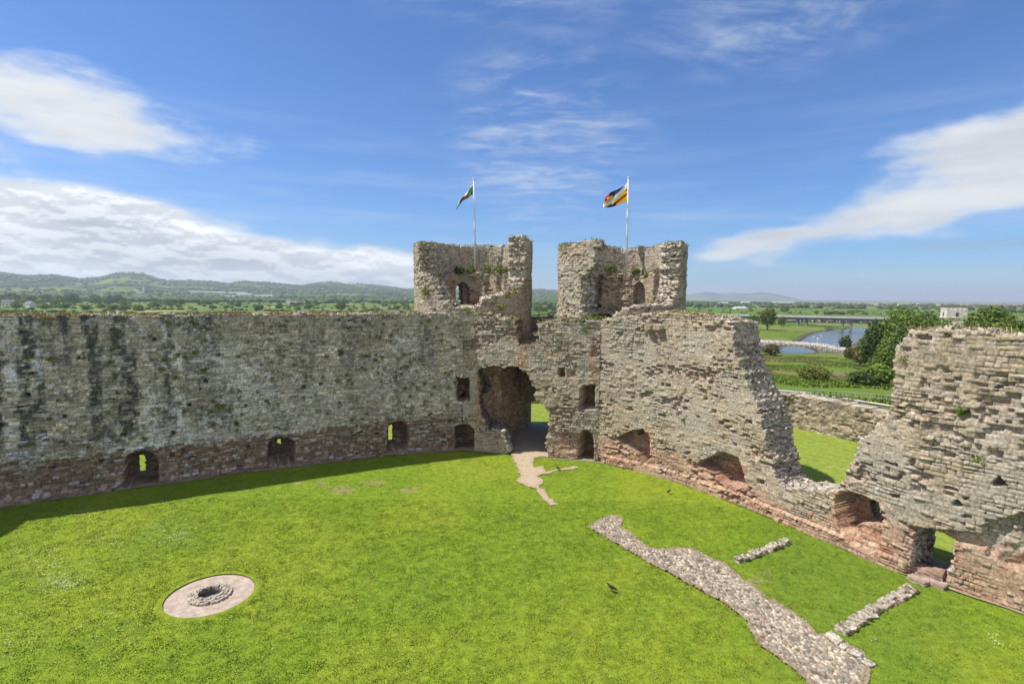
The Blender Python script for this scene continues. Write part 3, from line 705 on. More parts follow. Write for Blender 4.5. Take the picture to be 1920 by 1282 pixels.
for q_ in [(640, 918, 34, 9), (700, 905, 28, 6), (765, 918, 20, 6), (600, 905, 14, 5), (560, 905, 12, 4), (1440, 1078, 16, 10), (1420, 1090, 22, 12), (1540, 990, 16, 8)]: bare = np.maximum(bare, patch(*q_))
gc = mixc(gc, (.27, .20, .13), bare * .55)
tramp = sst(apx, 1380, 1480) * sst(apx, 1900, 1700)
gc = mixc(gc, (.10, .165, .02), tramp * .5)
outm = (B > 47) | ((A - 6.9) * .815 + (B - 42.3) * .58 > 2)
mow = .5 + .5 * np.sin((A * .815 + B * .58) * 2 * math.pi / 1.6)
gc = np.where(outm[..., None], mixc(np.array([.17, .225, .03]) * np.ones(A.shape + (1,)), (.205, .25, .038), mow * .7 + .3 * n2), gc)
uw = (seg_dist(A, B, FULL, False) < 2.9) & ~inpoly(A, B, [(x, y) for x, y in FULL] + [(31, 5), (-45, 5)])
gc = np.where(uw[..., None], mixc(np.array([.20, .15, .115]) * np.ones(A.shape + (1,)), (.27, .22, .17), n2), gc)
idx = np.arange(A.size).reshape(A.shape)
inl = inpoly(A, B, LAWN)
welld = np.hypot(A + 13.02, B - 22.66) < 1.80
cellm = inl[:-1, :-1] & ~(welld[:-1, :-1] | welld[1:, 1:] | welld[1:, :-1] | welld[:-1, 1:])
q = np.stack([idx[:-1, :-1], idx[1:, :-1], idx[1:, 1:], idx[:-1, 1:]], -1)[cellm]
# cobbled and gravel areas, measured outlines
GRAVEL = [(955, 843), (1027, 846), (1040, 858), (1012, 857), (1002, 861), (1000, 872), (1004, 876), (1020, 875), (1022, 884), (1050, 880), (1075, 874), (1088, 876), (1070, 881), (1040, 884), (1026, 889), (1014, 890),
          (1010, 894), (1020, 900), (1019, 906), (1010, 914), (1022, 920), (1030, 930), (1038, 941), (1045, 948), (1032, 949), (1022, 941), (1010, 928), (1005, 917), (982, 910), (966, 902), (975, 892), (970, 884), (962, 862), (958, 850)]
COBBLE = [(1101, 988), (1120, 975), (1145, 965), (1158, 967), (1170, 975), (1166, 988), (1186, 998), (1192, 1006), (1212, 1022), (1230, 1029), (1285, 1027), (1305, 1028), (1322, 1042), (1345, 1050), (1362, 1056), (1378, 1072), (1412, 1098),
          (1440, 1120), (1470, 1135), (1500, 1157), (1530, 1185), (1548, 1190), (1580, 1205), (1612, 1215), (1640, 1245), (1625, 1290), (1590, 1340), (1530, 1340), (1520, 1290), (1500, 1265), (1465, 1240), (1425, 1212), (1402, 1180), (1395, 1160), (1385, 1150), (1350, 1128), (1300, 1100), (1240, 1068), (1180, 1035), (1130, 1005)]
jx = 5 * (n3 - .5) + 4 * (n2 - .5)
H = np.where(inpoly(apx, apy, COBBLE), H - .05, H)
me = mesh_np('lawn', np.stack([A, B, H], -1).reshape(-1, 3), F4=q, col=gc.reshape(-1, 3), smooth=True)
tag(ob('lawn', me, M_GROUND), kind='structure')
def ground_patch(name, poly, z, cs, dome, cols, mort, du, seed, edge_n=.12, jit=.8, fine=0, rim=None):
    W_ = np.array(wpoly(poly, 0)); x0, y0 = W_.min(0) - .2; x1_, y1_ = W_.max(0) + .2
    a, b = np.meshgrid(np.arange(x0, x1_, du), np.arange(y0, y1_, du), indexing='ij')
    ja, jb = a + edge_n * 2 * (fbm(a * 2, b * 2, None, seed) - .5), b + edge_n * 2 * (fbm(a * 2, b * 2, None, seed + 1) - .5)
    m = inpoly(ja, jb, W_)
    # jittered cells = stones
    best = np.full(a.shape, 9.); sec = np.full(a.shape, 9.); bi = np.zeros(a.shape); ci, cj = np.floor(a / cs), np.floor(b / cs)
    for di in (-1, 0, 1):
        for dj in (-1, 0, 1):
            qx, qy = ci + di, cj + dj; sx = (qx + .5 + jit * (h3(qx, qy, 1, seed) - .5)) * cs; sy = (qy + .5 + jit * (h3(qx, qy, 2, seed) - .5)) * cs
            el_ = .75 + .5 * h3(qx, qy, 5, seed); d = np.hypot((a - sx) * el_, (b - sy) / el_) / cs; rid = h3(qx, qy, 3, seed)
            nb = d < best; sec = np.where(nb, best, np.minimum(sec, d)); bi = np.where(nb, rid, bi); best = np.where(nb, d, best)
    e_ = sec - best; up = sst(e_, .04, .28) * (bi > .06)
    Hh = z + dome * up * (.6 + .8 * bi) + .03 * (fbm(a, b, None, seed + 3) - .5)
    k = pal(cols, (bi * 7.31) % 1.0) * .86; k = mixc(np.array(mort) * np.ones(a.shape + (1,)), k, sst(e_, .07, .20) * (bi > .06))
    if rim:
        dd = seg_dist(ja, jb, W_.tolist()) ; k = mixc(k, rim, sst(dd, .35, .1) * .75)
    ix = np.arange(a.size).reshape(a.shape); cm = m[:-1, :-1] & m[1:, 1:]
    qq = np.stack([ix[:-1, :-1], ix[1:, :-1], ix[1:, 1:], ix[:-1, 1:]], -1)[cm]
    me = mesh_np(name, np.stack([a, b, Hh], -1).reshape(-1, 3), F4=qq, col=k.reshape(-1, 3), smooth=False); return tag(ob(name, me, M_COB), kind='structure')
ground_patch('cobbled_path', COBBLE, -.01, .17, .07, [(.31, .30, .28), (.44, .43, .40), (.25, .245, .235), (.36, .34, .31), (.54, .52, .47), (.20, .20, .195), (.34, .29, .26), (.42, .40, .38)], (.115, .09, .065), .04, 500, rim=(.22, .17, .105))
ground_patch('gravel_path', GRAVEL,   .035, .12, .022, [(.42, .365, .29), (.47, .41, .33), (.38, .33, .27)], (.36, .30, .235),   .06, 510, edge_n=.22, rim=(.33, .25, .17))
pp = [tuple(v) for v in (PA + PD * -1.0 + np.array([-.4, 0]), PA + PD * 10.5 + np.array([.6, 0]), PA + PD * 10.5 + np.array([5.4, -1.5]), PA + np.array([6.2, -2.9]))]
a, b = np.meshgrid(np.linspace(-4, 9, 160), np.linspace(42, 57.5, 190), indexing='ij'); m = inpoly(a, b, pp)
k = mixc(np.array([.30, .265, .22]) * np.ones(a.shape + (1,)), (.38, .34, .28), fbm(a * 2, b * 2, None, 520)); ix = np.arange(a.size).reshape(a.shape); cm = m[:-1, :-1]
me = mesh_np('gate_path', np.stack([a, b, .028 + .02 * (fbm(a * 2, b * 2, None, 521) - .5)], -1).reshape(-1, 3), F4=np.stack([ix[:-1, :-1], ix[1:, :-1], ix[1:, 1:], ix[:-1, 1:]], -1)[cm], col=k.reshape(-1, 3))
tag(ob('gate_path', me, M_COB), kind='structure')
# worn earth strip along the foot of the walls
vv, cu = path_eval(FULL, 1, np.arange(8, LL + LG + LR - 6, .25)); bx_, by_, nx_, ny_ = vv; sk = ~((bx_ > -.9) & (bx_ < 3.2))
V_ = []; 
for i in range(len(bx_)):
    wdt = .08 + .2 * float(fbm(bx_[i] * .8, by_[i] * .8, None, 530)); V_ += [(bx_[i] - nx_[i] * wdt, by_[i] - ny_[i] * wdt, .045), (bx_[i] + nx_[i] * .5, by_[i] + ny_[i] * .5, .075)]
Fq = [(2 * i, 2 * i + 2, 2 * i + 3, 2 * i + 1) for i in range(len(bx_) - 1) if sk[i] and sk[i + 1]]
me = mesh_np('earth_verge', V_, F4=Fq, col=np.tile([.24, .21, .13], (len(V_), 1))); tag(ob('earth_verge', me, M_COB), kind='structure')

# --- grass blades on the inner ward
def scatter_tris(P, hgt, wid, rs, lean=.6):
    n = len(P); an = rs.uniform(0, 2 * math.pi, n); h_ = hgt * rs.uniform(.5, 1.2, n); w_ = wid * rs.uniform(.6, 1.3, n)
    dx, dy = np.cos(an) * w_, np.sin(an) * w_; la = rs.uniform(0, 2 * math.pi, n); ll = h_ * lean * rs.uniform(0, 1.3, n)
    v0 = P + np.stack([-dx, -dy, 0 * dx - .01], -1); v1 = P + np.stack([dx, dy, 0 * dx - .01], -1); v2 = P + np.stack([np.cos(la) * ll, np.sin(la) * ll, h_], -1)
    return np.stack([v0, v1, v2], 1).reshape(-1, 3)
rs = np.random.RandomState(7)
n = 900000
th = rs.uniform(R(-46), R(46), n); rr = np.sqrt(rs.uniform(15 ** 2, 50 ** 2, n)) ; rr = np.where(rs.rand(n) < .45, rs.uniform(15, 34, n) / np.cos(th), rr)
gx_, gy_ = rr * np.sin(th), rr * np.cos(th)
INW = [(x, y) for x, y in FULL] + [(31, 5), (-45, 5)]
inn = inpoly(gx_, gy_, INW) & (seg_dist(gx_, gy_, FULL, False) > .14)
px_, py_ = PJ(gx_, gy_, 0 * gx_); px_ = px_ + 14 * (fbm(gx_ * 2.2, gy_ * 2.2, None, 450) - .5); py_ = py_ + 10 * (fbm(gx_ * 2.2, gy_ * 2.2, None, 451) - .5); ok = inn & ~inpoly(px_, py_, COBBLE) & ~inpoly(px_, py_, GRAVEL) & (np.hypot(gx_ + 13.02, gy_ - 22.66) > 1.79) & (py_ < 1330)
gx_, gy_ = gx_[ok], gy_[ok]
a1, a2, a3 = fbm(gx_ * .22, gy_ * .22, None, 422, 4), fbm(gx_ * 1.1, gy_ * 1.1, None, 423), fbm(gx_ * 4.5, gy_ * 4.5, None, 424, 2)
keep = rs.rand(len(gx_)) < (.45 + .55 * sst(a3, .3, .6)); gx_, gy_, a1, a2, a3 = gx_[keep], gy_[keep], a1[keep], a2[keep], a3[keep]
gz_ = lawn_h(gx_, gy_) + .10 * (fbm(gx_ * .25, gy_ * .25, None, 420) - .5)
V_ = scatter_tris(np.stack([gx_, gy_, gz_], -1), .030, .026, rs, 1.5)
bc = grass_col(a1, a2, a3) * (.9 + .26 * rs.rand(len(gx_)))[:, None]
yel = rs.rand(len(gx_)) < .12; bc[yel] = bc[yel] * .5 + np.array([.14, .15, .04])
me = mesh_np('grass', V_, F3=np.arange(len(V_)).reshape(-1, 3), col=np.repeat(bc, 3, 0)); tag(ob('grass', me, M_BLADE), kind='stuff')
# --- daisies
M_DAISY = mat_plain('daisy_petal', (.62, .62, .56), (.5, .52, .42), 5)
cl = [(110, 1075, 70, 40, 420), (300, 985, 60, 30, 300), (330, 1010, 50, 22, 250), (210, 1010, 70, 34, 260), (60, 1040, 60, 40, 200), (120, 960, 70, 20, 180), (190, 960, 60, 16, 120), (340, 945, 60, 14, 110), (500, 925, 50, 12, 80),
      (120, 1090, 40, 18, 260), (1870, 1205, 16, 5, 40), (1860, 1190, 14, 4, 20), (1640, 1198, 8, 4, 14), (1180, 950, 120, 14, 50), (30, 1190, 60, 50, 120), (200, 1180, 80, 60, 120), (700, 1100, 500, 120, 240), (900, 940, 300, 40, 80)]
D = []
for x, y, a_, b_, k_ in cl:
    k_ = int(k_ * .55)
    u_ = rs.normal(size=(k_, 2)) * .5
    for s_ in u_:
        g = G(x + s_[0] * a_, y + s_[1] * b_, .06)
        if 6 < g[1] < 44 and inpoly(np.array([g[0]]), np.array([g[1]]), INW)[0]: D.append(g)
D = np.array(D); n = len(D); ang = np.arange(5) * 2 * math.pi / 5
sz = rs.uniform(.010, .022, n); V_ = np.stack([D[:, None, 0] + np.cos(ang) * sz[:, None], D[:, None, 1] + np.sin(ang) * sz[:, None], np.repeat(D[:, None, 2], 5, 1) + .012 * rs.rand(n, 5)], -1).reshape(-1, 3)
f = np.arange(n)[:, None] * 5; me = mesh_np('daisies', V_, F3=np.concatenate([f + [[0, 1, 2]], f + [[0, 2, 3]], f + [[0, 3, 4]]])); tag(ob('daisies', me, M_DAISY), kind='stuff')

# --- country beyond: one polar sheet to the horizon
ths = np.radians(np.arange(-68, 68.01, .16)); rad = np.concatenate([np.geomspace(12, 1000, 300)[:-1], np.geomspace(1000, 30000, 210)])
TH, RR = np.meshgrid(ths, rad, indexing='ij'); A, B = RR * np.sin(TH), RR * np.cos(TH)
H = land_h(A, B)
inl = inpoly(A, B, LAWN); dl = seg_dist(A, B, LAWN)
H = np.where(inl, lawn_h(A, B) - 1.2 * sst(dl, .0, .5) - .05, np.where(dl < 1.7, np.minimum(H, lawn_h(A, B) - 1.0), H))
LOW = B > 64; 
nr = RR < 900; ri = np.zeros_like(inl); ri[nr] = inpoly(A[nr], B[nr], RIV); dr = np.full(A.shape, 1e9); dr[nr] = seg_dist(A[nr], B[nr], RIV)
bk = 1.2 * (fbm(A * .12, B * .12, None, 430) - .5) * 3
H = np.where(ri, -11, np.where(dr < 12, np.minimum(H, -8.6 + .6 * sst(dr + bk, 1, 12)), H)); H = np.where(ri & (dr < 1.5), -9.6, H)
idx = np.arange(A.size).reshape(A.shape); q = np.stack([idx[:-1, :-1], idx[1:, :-1], idx[1:, 1:], idx[:-1, 1:]], -1).reshape(-1, 4)
# per-vertex wetness/rough pasture near the castle
nn = fbm(A * .05, B * .05, None, 431); n4 = fbm(A * .35, B * .35, None, 432, 5)
k = mixc(np.array([.105, .165, .024]) * np.ones(A.shape + (1,)), (.16, .17, .045), sst(nn, .4, .65)); k = mixc(k, (.07, .095, .022), sst(n4, .5, .75) * .7)
k = mixc(k, (.20, .14, .09), sst(fbm(A * .03, B * .09, None, 433), .55, .72) * .5 * sst(RR, 90, 120))
k = np.where((ri | (dr < 3.0 + bk))[..., None], np.array([.09, .08, .055]), k)
me = mesh_np('countryside', np.stack([A, B, H], -1).reshape(-1, 3), F4=q, col=k.reshape(-1, 3), smooth=True)
m = bpy.data.materials.new('fields'); m.use_nodes = True; n = NT(m.node_tree)
gp = n.n('ShaderNodeNewGeometry').outputs['Position']; sx = n.n('ShaderNodeSeparateXYZ'); n.link(gp, sx.inputs[0])
flat = n.n('ShaderNodeCombineXYZ'); n.link(sx.outputs[0], flat.inputs[0]); n.link(sx.outputs[1], flat.inputs[1])
dist = n.vm('LENGTH', flat.outputs[0]); dd = n.t.nodes[-1]
ln = n.n('ShaderNodeVectorMath', operation='LENGTH'); n.link(flat.outputs[0], ln.inputs[0]); rng = ln.outputs['Value']
mp = n.n('ShaderNodeMapping'); n.link(flat.outputs[0], mp.inputs[0]); mp.inputs['Scale'].default_value = (1 / 330, 1 / 420, 1); mp.inputs['Rotation'].default_value = (0, 0, R(12))
wv_ = n.vm('ADD', mp.outputs[0], n.vm('MULTIPLY', n.noise(mp.outputs[0], .6, 2, col=True), (.9, .9, 0)))
vo = n.n('ShaderNodeTexVoronoi', voronoi_dimensions='2D', feature='F1'); n.link(wv_, vo.inputs['Vector']); vo.inputs['Randomness'].default_value = .75
ve = n.n('ShaderNodeTexVoronoi', voronoi_dimensions='2D', feature='DISTANCE_TO_EDGE'); n.link(wv_, ve.inputs['Vector']); ve.inputs['Randomness'].default_value = .75
sc = n.n('ShaderNodeSeparateColor'); n.link(vo.outputs['Color'], sc.inputs[0])
cr = n.n('ShaderNodeValToRGB'); n.link(sc.outputs[0], cr.inputs[0]); cr.color_ramp.interpolation = 'CONSTANT'
els = [(0, (.10, .165, .028)), (.16, (.135, .20, .035)), (.32, (.085, .14, .03)), (.46, (.155, .185, .05)), (.6, (.11, .18, .03)), (.74, (.20, .19, .075)), (.84, (.12, .16, .045)), (.92, (.30, .25, .12)), (.97, (.09, .15, .03))]
cr.color_ramp.elements[0].position = 0; cr.color_ramp.elements[0].color = (*els[0][1], 1); cr.color_ramp.elements[1].position = els[1][0]; cr.color_ramp.elements[1].color = (*els[1][1], 1)
for p_, c_ in els[2:]: e_ = cr.color_ramp.elements.new(p_); e_.color = (*c_, 1)
fld = n.mix(n.ss(n.noise(flat.outputs[0], .02, 4), .35, .7, 0, .35), cr.outputs[0], (.07, .10, .03))
hd = n.ss(n.m('ADD', ve.outputs['Distance'], n.m('MULTIPLY', n.m('SUBTRACT', n.noise(flat.outputs[0], .05, 4), .5), .06)), .045, .02)
fld = n.mix(hd, fld, (.030, .048, .018))
wd_ = n.noise(flat.outputs[0], .0016, 5, .6); hz = n.ss(sx.outputs[2], -4, 12)
wm = n.m('MULTIPLY', n.ss(wd_, .475, .505), hz); fld = n.mix(wm, fld, n.mix(n.noise(flat.outputs[0], .05, 4), (.018, .034, .015), (.045, .065, .025)))
near = n.n('ShaderNodeAttribute', attribute_name='col')
base = n.mix(n.ss(rng, 380, 520), near.outputs['Color'], fld)
b = n.n('ShaderNodeBsdfPrincipled', inp={'Base Color': base, 'Roughness': .95, 'Specular IOR Level': .05})
bp = n.n('ShaderNodeBump', inp={'Strength': .5, 'Distance': .6, 'Height': n.noise(flat.outputs[0], .9, 5, .7)}); n.link(bp.outputs[0], b.inputs['Normal'])
o = n.n('ShaderNodeOutputMaterial'); n.link(b.outputs[0], o.inputs[0])
tag(ob('countryside', me, m), kind='structure')
rs = np.random.RandomState(77); n_ = 90000; th = np.radians(rs.uniform(22, 42, n_)); rr = np.sqrt(rs.uniform(74 ** 2, 230 ** 2, n_)); x_, y_ = rr * np.sin(th), rr * np.cos(th)
k_ = (fbm(x_ * .08, y_ * .08, None, 440, 4) > .42) & ~inpoly(x_, y_, RIV) & (np.hypot(x_, y_) > 76); x_, y_, rr = x_[k_], y_[k_], rr[k_]
V_ = scatter_tris(np.stack([x_, y_, land_h(x_, y_)], -1), .45, .16, rs, .7); q_ = fbm(x_ * .05, y_ * .05, None, 441)
bc = mixc(np.array([.13, .19, .03]) * np.ones((len(x_), 3)), (.23, .22, .07), sst(q_, .4, .62)) * rs.uniform(.7, 1.2, (len(x_), 1)); pk = (fbm(x_ * .05, y_ * .12, None, 442) > .6) & (rs.rand(len(x_)) < .5); bc[pk] = [.26, .17, .12]
me = mesh_np('rough_grass', V_, F3=np.arange(len(V_)).reshape(-1, 3), col=np.repeat(bc, 3, 0)); tag(ob('rough_grass', me, M_BLADE), kind='stuff')
# --- river
mw = bpy.data.materials.new('river_water'); mw.use_nodes = True; n = NT(mw.node_tree)
gp = n.n('ShaderNodeTexCoord').outputs['Object']
b = n.n('ShaderNodeBsdfPrincipled', inp={'Base Color': (.045, .06, .065, 1), 'Roughness': .12, 'IOR': 1.33})
mpn = n.n('ShaderNodeMapping'); n.link(gp, mpn.inputs[0]); mpn.inputs['Scale'].default_value = (.35, 1.2, 1)
bp = n.n('ShaderNodeBump', inp={'Strength': .18, 'Distance': .3, 'Height': n.noise(mpn.outputs[0], 1.0, 4, .6)}); n.link(bp.outputs[0], b.inputs['Normal'])
o = n.n('ShaderNodeOutputMaterial'); n.link(b.outputs[0], o.inputs[0])
ce = RC.mean(0); big = [(ce[0] + (x - ce[0]) * 1.0, ce[1] + (y - ce[1]) * 1.0) for x, y in RIV]
mb = MB(); mb.v = [(x, y, WATER_Z) for x, y in big]; mb.f = [list(range(len(big)))]; tag(mb.build('river', mw), kind='structure')

# ------------------------------------------------------------------ plants growing on the masonry
M_TUFT = mat_col('wall_plants', fine=1.5, amt=.25, bump=0)
STRAW = np.array([[.34, .27, .12], [.28, .24, .10], [.22, .23, .06], [.14, .17, .04], [.36, .30, .17], [.30, .20, .12]])
GREENS = np.array([[.10, .15, .03], [.15, .19, .04], [.07, .11, .02], [.20, .22, .05]])
def tufts(name, centres, per, rad, hgt, wid, cols, seed, lean=.9, kind='stuff', parent=None, flat=.5):
    rs = np.random.RandomState(seed); c = np.repeat(np.array(centres), per, 0); n = len(c)
    rr = np.repeat(np.atleast_1d(rad) * np.ones(len(centres)), per)
    P = c + rs.normal(size=(n, 3)) * rr[:, None] * np.array([1, 1, flat]); V_ = scatter_tris(P, hgt, wid, rs, lean)
    V_ = V_ + np.repeat(rs.normal(size=(n, 3)) * .01, 3, 0)
    k = cols[rs.randint(0, len(cols), n)] * rs.uniform(.75, 1.25, (n, 1))
    me = mesh_np(name, V_, F3=np.arange(len(V_)).reshape(-1, 3), col=np.repeat(k, 3, 0)); o = ob(name, me, M_TUFT, parent)
    if kind: tag(o, kind=kind)
    return o
def top_pts(c, T, n, zmin, seed, zsel=None):
    rs = np.random.RandomState(seed); nu, nz = c['U'].shape
    zt = np.where(c['mk'], c['Z'], -9).max(1); i = rs.randint(0, nu, n); j = zt[i] > zmin; i = i[j]; w_ = rs.uniform(.05, T - .1, len(i))
    den = fbm(c['U'][i, 0] * .7, w_ * .8, None, seed); kk = rs.rand(len(i)) < sst(den, .35, .6); i = i[kk]; w_ = w_[kk]
    return np.stack([c['bx'][i, 0] + c['nx'][i, 0] * w_, c['by'][i, 0] + c['ny'][i, 0] * w_, zt[i] - .02], -1)
def face_pts(c, n, z0, z1, seed, th=.5):
    rs = np.random.RandomState(seed); nu, nz = c['U'].shape; i = rs.randint(0, nu, n); j = rs.randint(0, nz, n)
    z = c['Z'][i, j]; k = c['mk'][i, j] & (~c['noplant'][i, j] if 'noplant' in c else c['mk'][i, j]) & (z > z0) & (z < z1) & (c['W'][i, j] < .6) & (fbm(c['U'][i, j] * .5, z * .5, None, seed) > th); i, j = i[k], j[k]
    W = c['W'][i, j] - .03; return np.stack([c['bx'][i, j] + c['nx'][i, j] * W, c['by'][i, j] + c['ny'][i, j] * W, c['Z'][i, j]], -1)
tufts('wall_top_grass', top_pts(cL, 2.7, 7500, 9, 601), 5, .10, .13, .035, STRAW, 1)
tufts('wall_top_grass', np.concatenate([top_pts(cG, 3, 1500, 9, 602), top_pts(cR, 2.6, 4200, 9, 603)]), 5, .10, .17, .035, STRAW, 2)
tufts('wall_face_plants', np.concatenate([face_pts(cG, 160, 10.2, 12, 604, .45), face_pts(cR, 420, 10, 12, 605, .47), face_pts(cR, 26, 3, 10, 606, .3), face_pts(cG, 14, 8, 11, 616, .3)]), 60, .11, .15, .04, GREENS * 1.15 + .02, 3, flat=.7)
tufts('wall_face_plants', np.concatenate([face_pts(cL, 230, 8.5, 11.6, 607, .5), face_pts(cL, 420, 3, 10, 608, .42)]), 55, .085, .09, .035, GREENS * .9, 4, flat=.8)
for kk_, (c, z) in enumerate(zip(TC, (15, 15))):
    tufts('tower_top_plants', top_pts(c, 1.7, 2600, z, 609 + kk_), 5, .10, .20, .035, np.concatenate([STRAW, GREENS]), 5 + kk_)
tufts('ledge_plants', [AT(x, y, d) for x, y, d in ([(800 + 3.2 * i, 545 + 1.4 * i + 4 * math.sin(i * 9), 46.8) for i in range(14)] + [(815, 530, 47.5), (822, 520, 48), (800, 552, 46.5), (955, 552, 46.5), (950, 556, 46.3), (965, 545, 46.8), (925, 555, 46.5), (940, 575, 45.6),
        (1135, 598, 43.6), (1145, 596, 44), (1125, 599, 43.3), (1150, 593, 44.2), (1160, 588, 44.4), (1170, 582, 44.4), (1190, 577, 44.6), (1210, 578, 44.6), (1225, 570, 44.8), (1240, 568, 44.6), (1100, 596, 43), (1115, 600, 43)])], 130, .22, .18, .04, np.concatenate([GREENS, STRAW[:3]]), 8)

def leafy(name, blobs, n, leaf, seed, mat, parent=None, shell=.65):
    """foliage: leaf sized quads spread through blobs [(x,y,z,rx,ry,rz)]"""
    rs = np.random.RandomState(seed); b = np.array(blobs, float); vol = b[:, 3] * b[:, 4] * b[:, 5]; pr = vol ** (2 / 3); pr /= pr.sum()
    k = rs.choice(len(b), n, p=pr); d = rs.normal(size=(n, 3)); d /= np.linalg.norm(d, axis=1)[:, None]
    r = np.where(rs.rand(n) < shell, rs.uniform(.78, 1.06, n), rs.uniform(.2, .9, n)); P = b[k, :3] + d * r[:, None] * b[k, 3:6]
    nr = d + rs.normal(size=(n, 3)) * .7 + np.array([0, 0, .35]); nr /= np.linalg.norm(nr, axis=1)[:, None]
    a = np.cross(nr, rs.normal(size=(n, 3))); a /= np.linalg.norm(a, axis=1)[:, None]; c_ = np.cross(nr, a); s_ = leaf * rs.uniform(.5, 1.2, n)[:, None]
    V_ = np.stack([P - a * s_, P - c_ * s_ * .6, P + a * s_, P + c_ * s_ * .6], 1).reshape(-1, 3)
    return mesh_np(name, V_, F4=np.arange(len(V_)).reshape(-1, 4))
LEAF = {'dark': mat_leaf('leaf_dark', (.038, .072, .018), (.095, .145, .032)), 'mid': mat_leaf('leaf_mid', (.068, .115, .02), (.155, .21, .038)),
        'light': mat_leaf('leaf_light', (.085, .14, .022), (.19, .25, .045)), 'olive': mat_leaf('leaf_olive', (.10, .12, .02), (.20, .21, .045)), 'brown': mat_leaf('leaf_brown', (.10, .10, .03), (.17, .14, .05))}
M_BARK = mat_plain('bark', (.09, .07, .05), (.05, .04, .03), 6, .9, bump=.5)
def crown_blobs(w_, h_, seed, n=14, z0=.25):
    rs = np.random.RandomState(seed); bl = []; cz = h_ * (z0 + (1 - z0) * .5); hz_ = h_ * (1 - z0) * .5
    for i in range(n):
        q = (i + .5) / n; zc = 1 - 1.75 * q; a = i * 2.39996 + rs.uniform(-.4, .4); rr = math.sqrt(max(0, 1 - zc * zc)); s_ = w_ * rs.uniform(.15, .25); k = rs.uniform(.54, .72)
        bl.append((math.cos(a) * rr * k * w_ / 2, math.sin(a) * rr * k * w_ / 2, cz + zc * hz_ * k * rs.uniform(.9, 1.08), s_, s_, s_ * rs.uniform(.65, .95) * min(1.3, max(.6, h_ / w_))))
    bl.append((0, 0, cz, w_ * .38, w_ * .38, hz_ * .74)); return bl
def make_tree(name, label, cat, w_, h_, kind, seed, n=5000, leaf=.3, nb=26, z0=.2, group=None):
    e = empty(name); tag(e, label, cat, group); bl = crown_blobs(w_, h_, seed, nb, z0)
    ob('crown', leafy('crown', bl, n, leaf, seed, None), LEAF[kind], e)
    mb = MB(); mb.tube([(0, 0, -.6), (.05 * w_ * .3, 0, h_ * .3), (0, .05, h_ * .62)], [w_ * .035 + .05, w_ * .026 + .03, .05], 8)
    for b_ in bl[:6]: mb.tube([(0, 0, h_ * .28), (b_[0] * .5, b_[1] * .5, h_ * .4 + (b_[2] - h_ * .4) * .5), b_[:3]], [w_ * .014 + .03, w_ * .01 + .02, .02], 5)
    mb.build('trunk', M_BARK, e, smooth=True); return e
def zland(x, y): return float(land_h(np.array([x]), np.array([y]))[0])
def on_land(px, py):
    z = -8.0
    for _ in range(14):
        g = G(px, py, z); z2 = zland(g[0], g[1]); z = z * .6 + z2 * .4
    return G(px, py, z)
def tree_at(px, dep, ytop, wpx, kind, label, name='tree', cat='tree', n=5000, leaf=.26, seed=0, z0=.15, zb=None, nb=26):
    tp = AT(px, ytop, dep); zb = zland(tp[0], tp[1]) if zb is None else zb
    w_ = wpx * dep / FPX * .92; h_ = max(1.2, (tp[2] - zb) * 1.1); e = make_tree(name, label, cat, w_, h_, kind, seed, n, leaf, nb, z0); e.location = (tp[0], tp[1], zb); e.rotation_euler = (0, 0, seed); return e
near_trees = [
 (1714, 104, 588, 76, 'mid', 'rounded tree in the middle of the clump left of the church tower', 4500, .28),
 (1746, 82, 602, 46, 'dark', 'low dark tree just above the right wall, left of the church tower', 3200, .24),
 (1800, 74, 608, 66, 'mid', 'low bushy tree hiding the foot of the church tower', 3600, .23),
 (1836, 68, 600, 60, 'mid', 'low bushy tree left of and below the bright green tree', 3200, .22),
 (1884, 64, 600, 70, 'light', 'low light green tree right of and below the bright green tree', 3200, .22),
 (1646, 132, 600, 62, 'dark', 'round dark tree left of the tree clump beside the river', 4500, .32),
 (1696, 128, 577, 92, 'mid', 'broad tree topping the dense clump left of the grey church tower', 6500, .34),
 (1730, 118, 584, 70, 'dark', 'dark tree just left of the grey church tower', 6000, .32),
 (1770, 92, 599, 66, 'mid', 'tree below the church tower, above the right ruined wall', 4200, .26),
 (1856, 80, 573, 96, 'light', 'tall bright green tree right of the church tower', 7000, .27),
 (1906, 76, 596, 74, 'mid', 'green tree at the right edge above the ruined wall', 4500, .25),
 (1820, 84, 596, 56, 'dark', 'darker tree between the church tower and the bright green tree', 3500, .25),
 (1684, 104, 628, 70, 'mid', 'tree low in the clump behind the ragged edge of the right wall', 4500, .27),
 (1700, 92, 612, 60, 'dark', 'dark tree directly behind the top corner of the right wall', 3500, .25),
 (1660, 92, 655, 54, 'mid', 'leafy tree left of the right wall at mid height', 3800, .25),
 (1650, 84, 684, 52, 'light', 'light green tree at the lower end of the clump by the fence', 3600, .24)]
for i, (px, d, yt, wp, kd, lb, n_, lf) in enumerate(near_trees): tree_at(px, d, yt, wp, kd, lb, n=n_, leaf=lf, seed=700 + i, z0=.08)
bushes = [(1618, 84, 698, 62, 'dark', 'dark green bush behind the fence at the foot of the tree clump'), (1526, 92, 688, 64, 'olive', 'large yellow green bush on the grass behind the fence'),
 (1445, 205, 646, 36, 'brown', 'brownish bush beside the left end of the arched bridge'), (1586, 222, 628, 24, 'dark', 'small dark bush on the river bank right of the bridge'),
 (1594, 195, 652, 22, 'brown', 'small brown bush right of the bridge ramp'), (1614, 170, 648, 30, 'brown', 'reddish brown bush on the bank left of the dark round tree'),
 (1412, 372, 588, 26, 'mid', 'bushy tree left of the tall tree by the viaduct'), (1466, 420, 594, 18, 'mid', 'small bush right of the tall tree by the viaduct')]
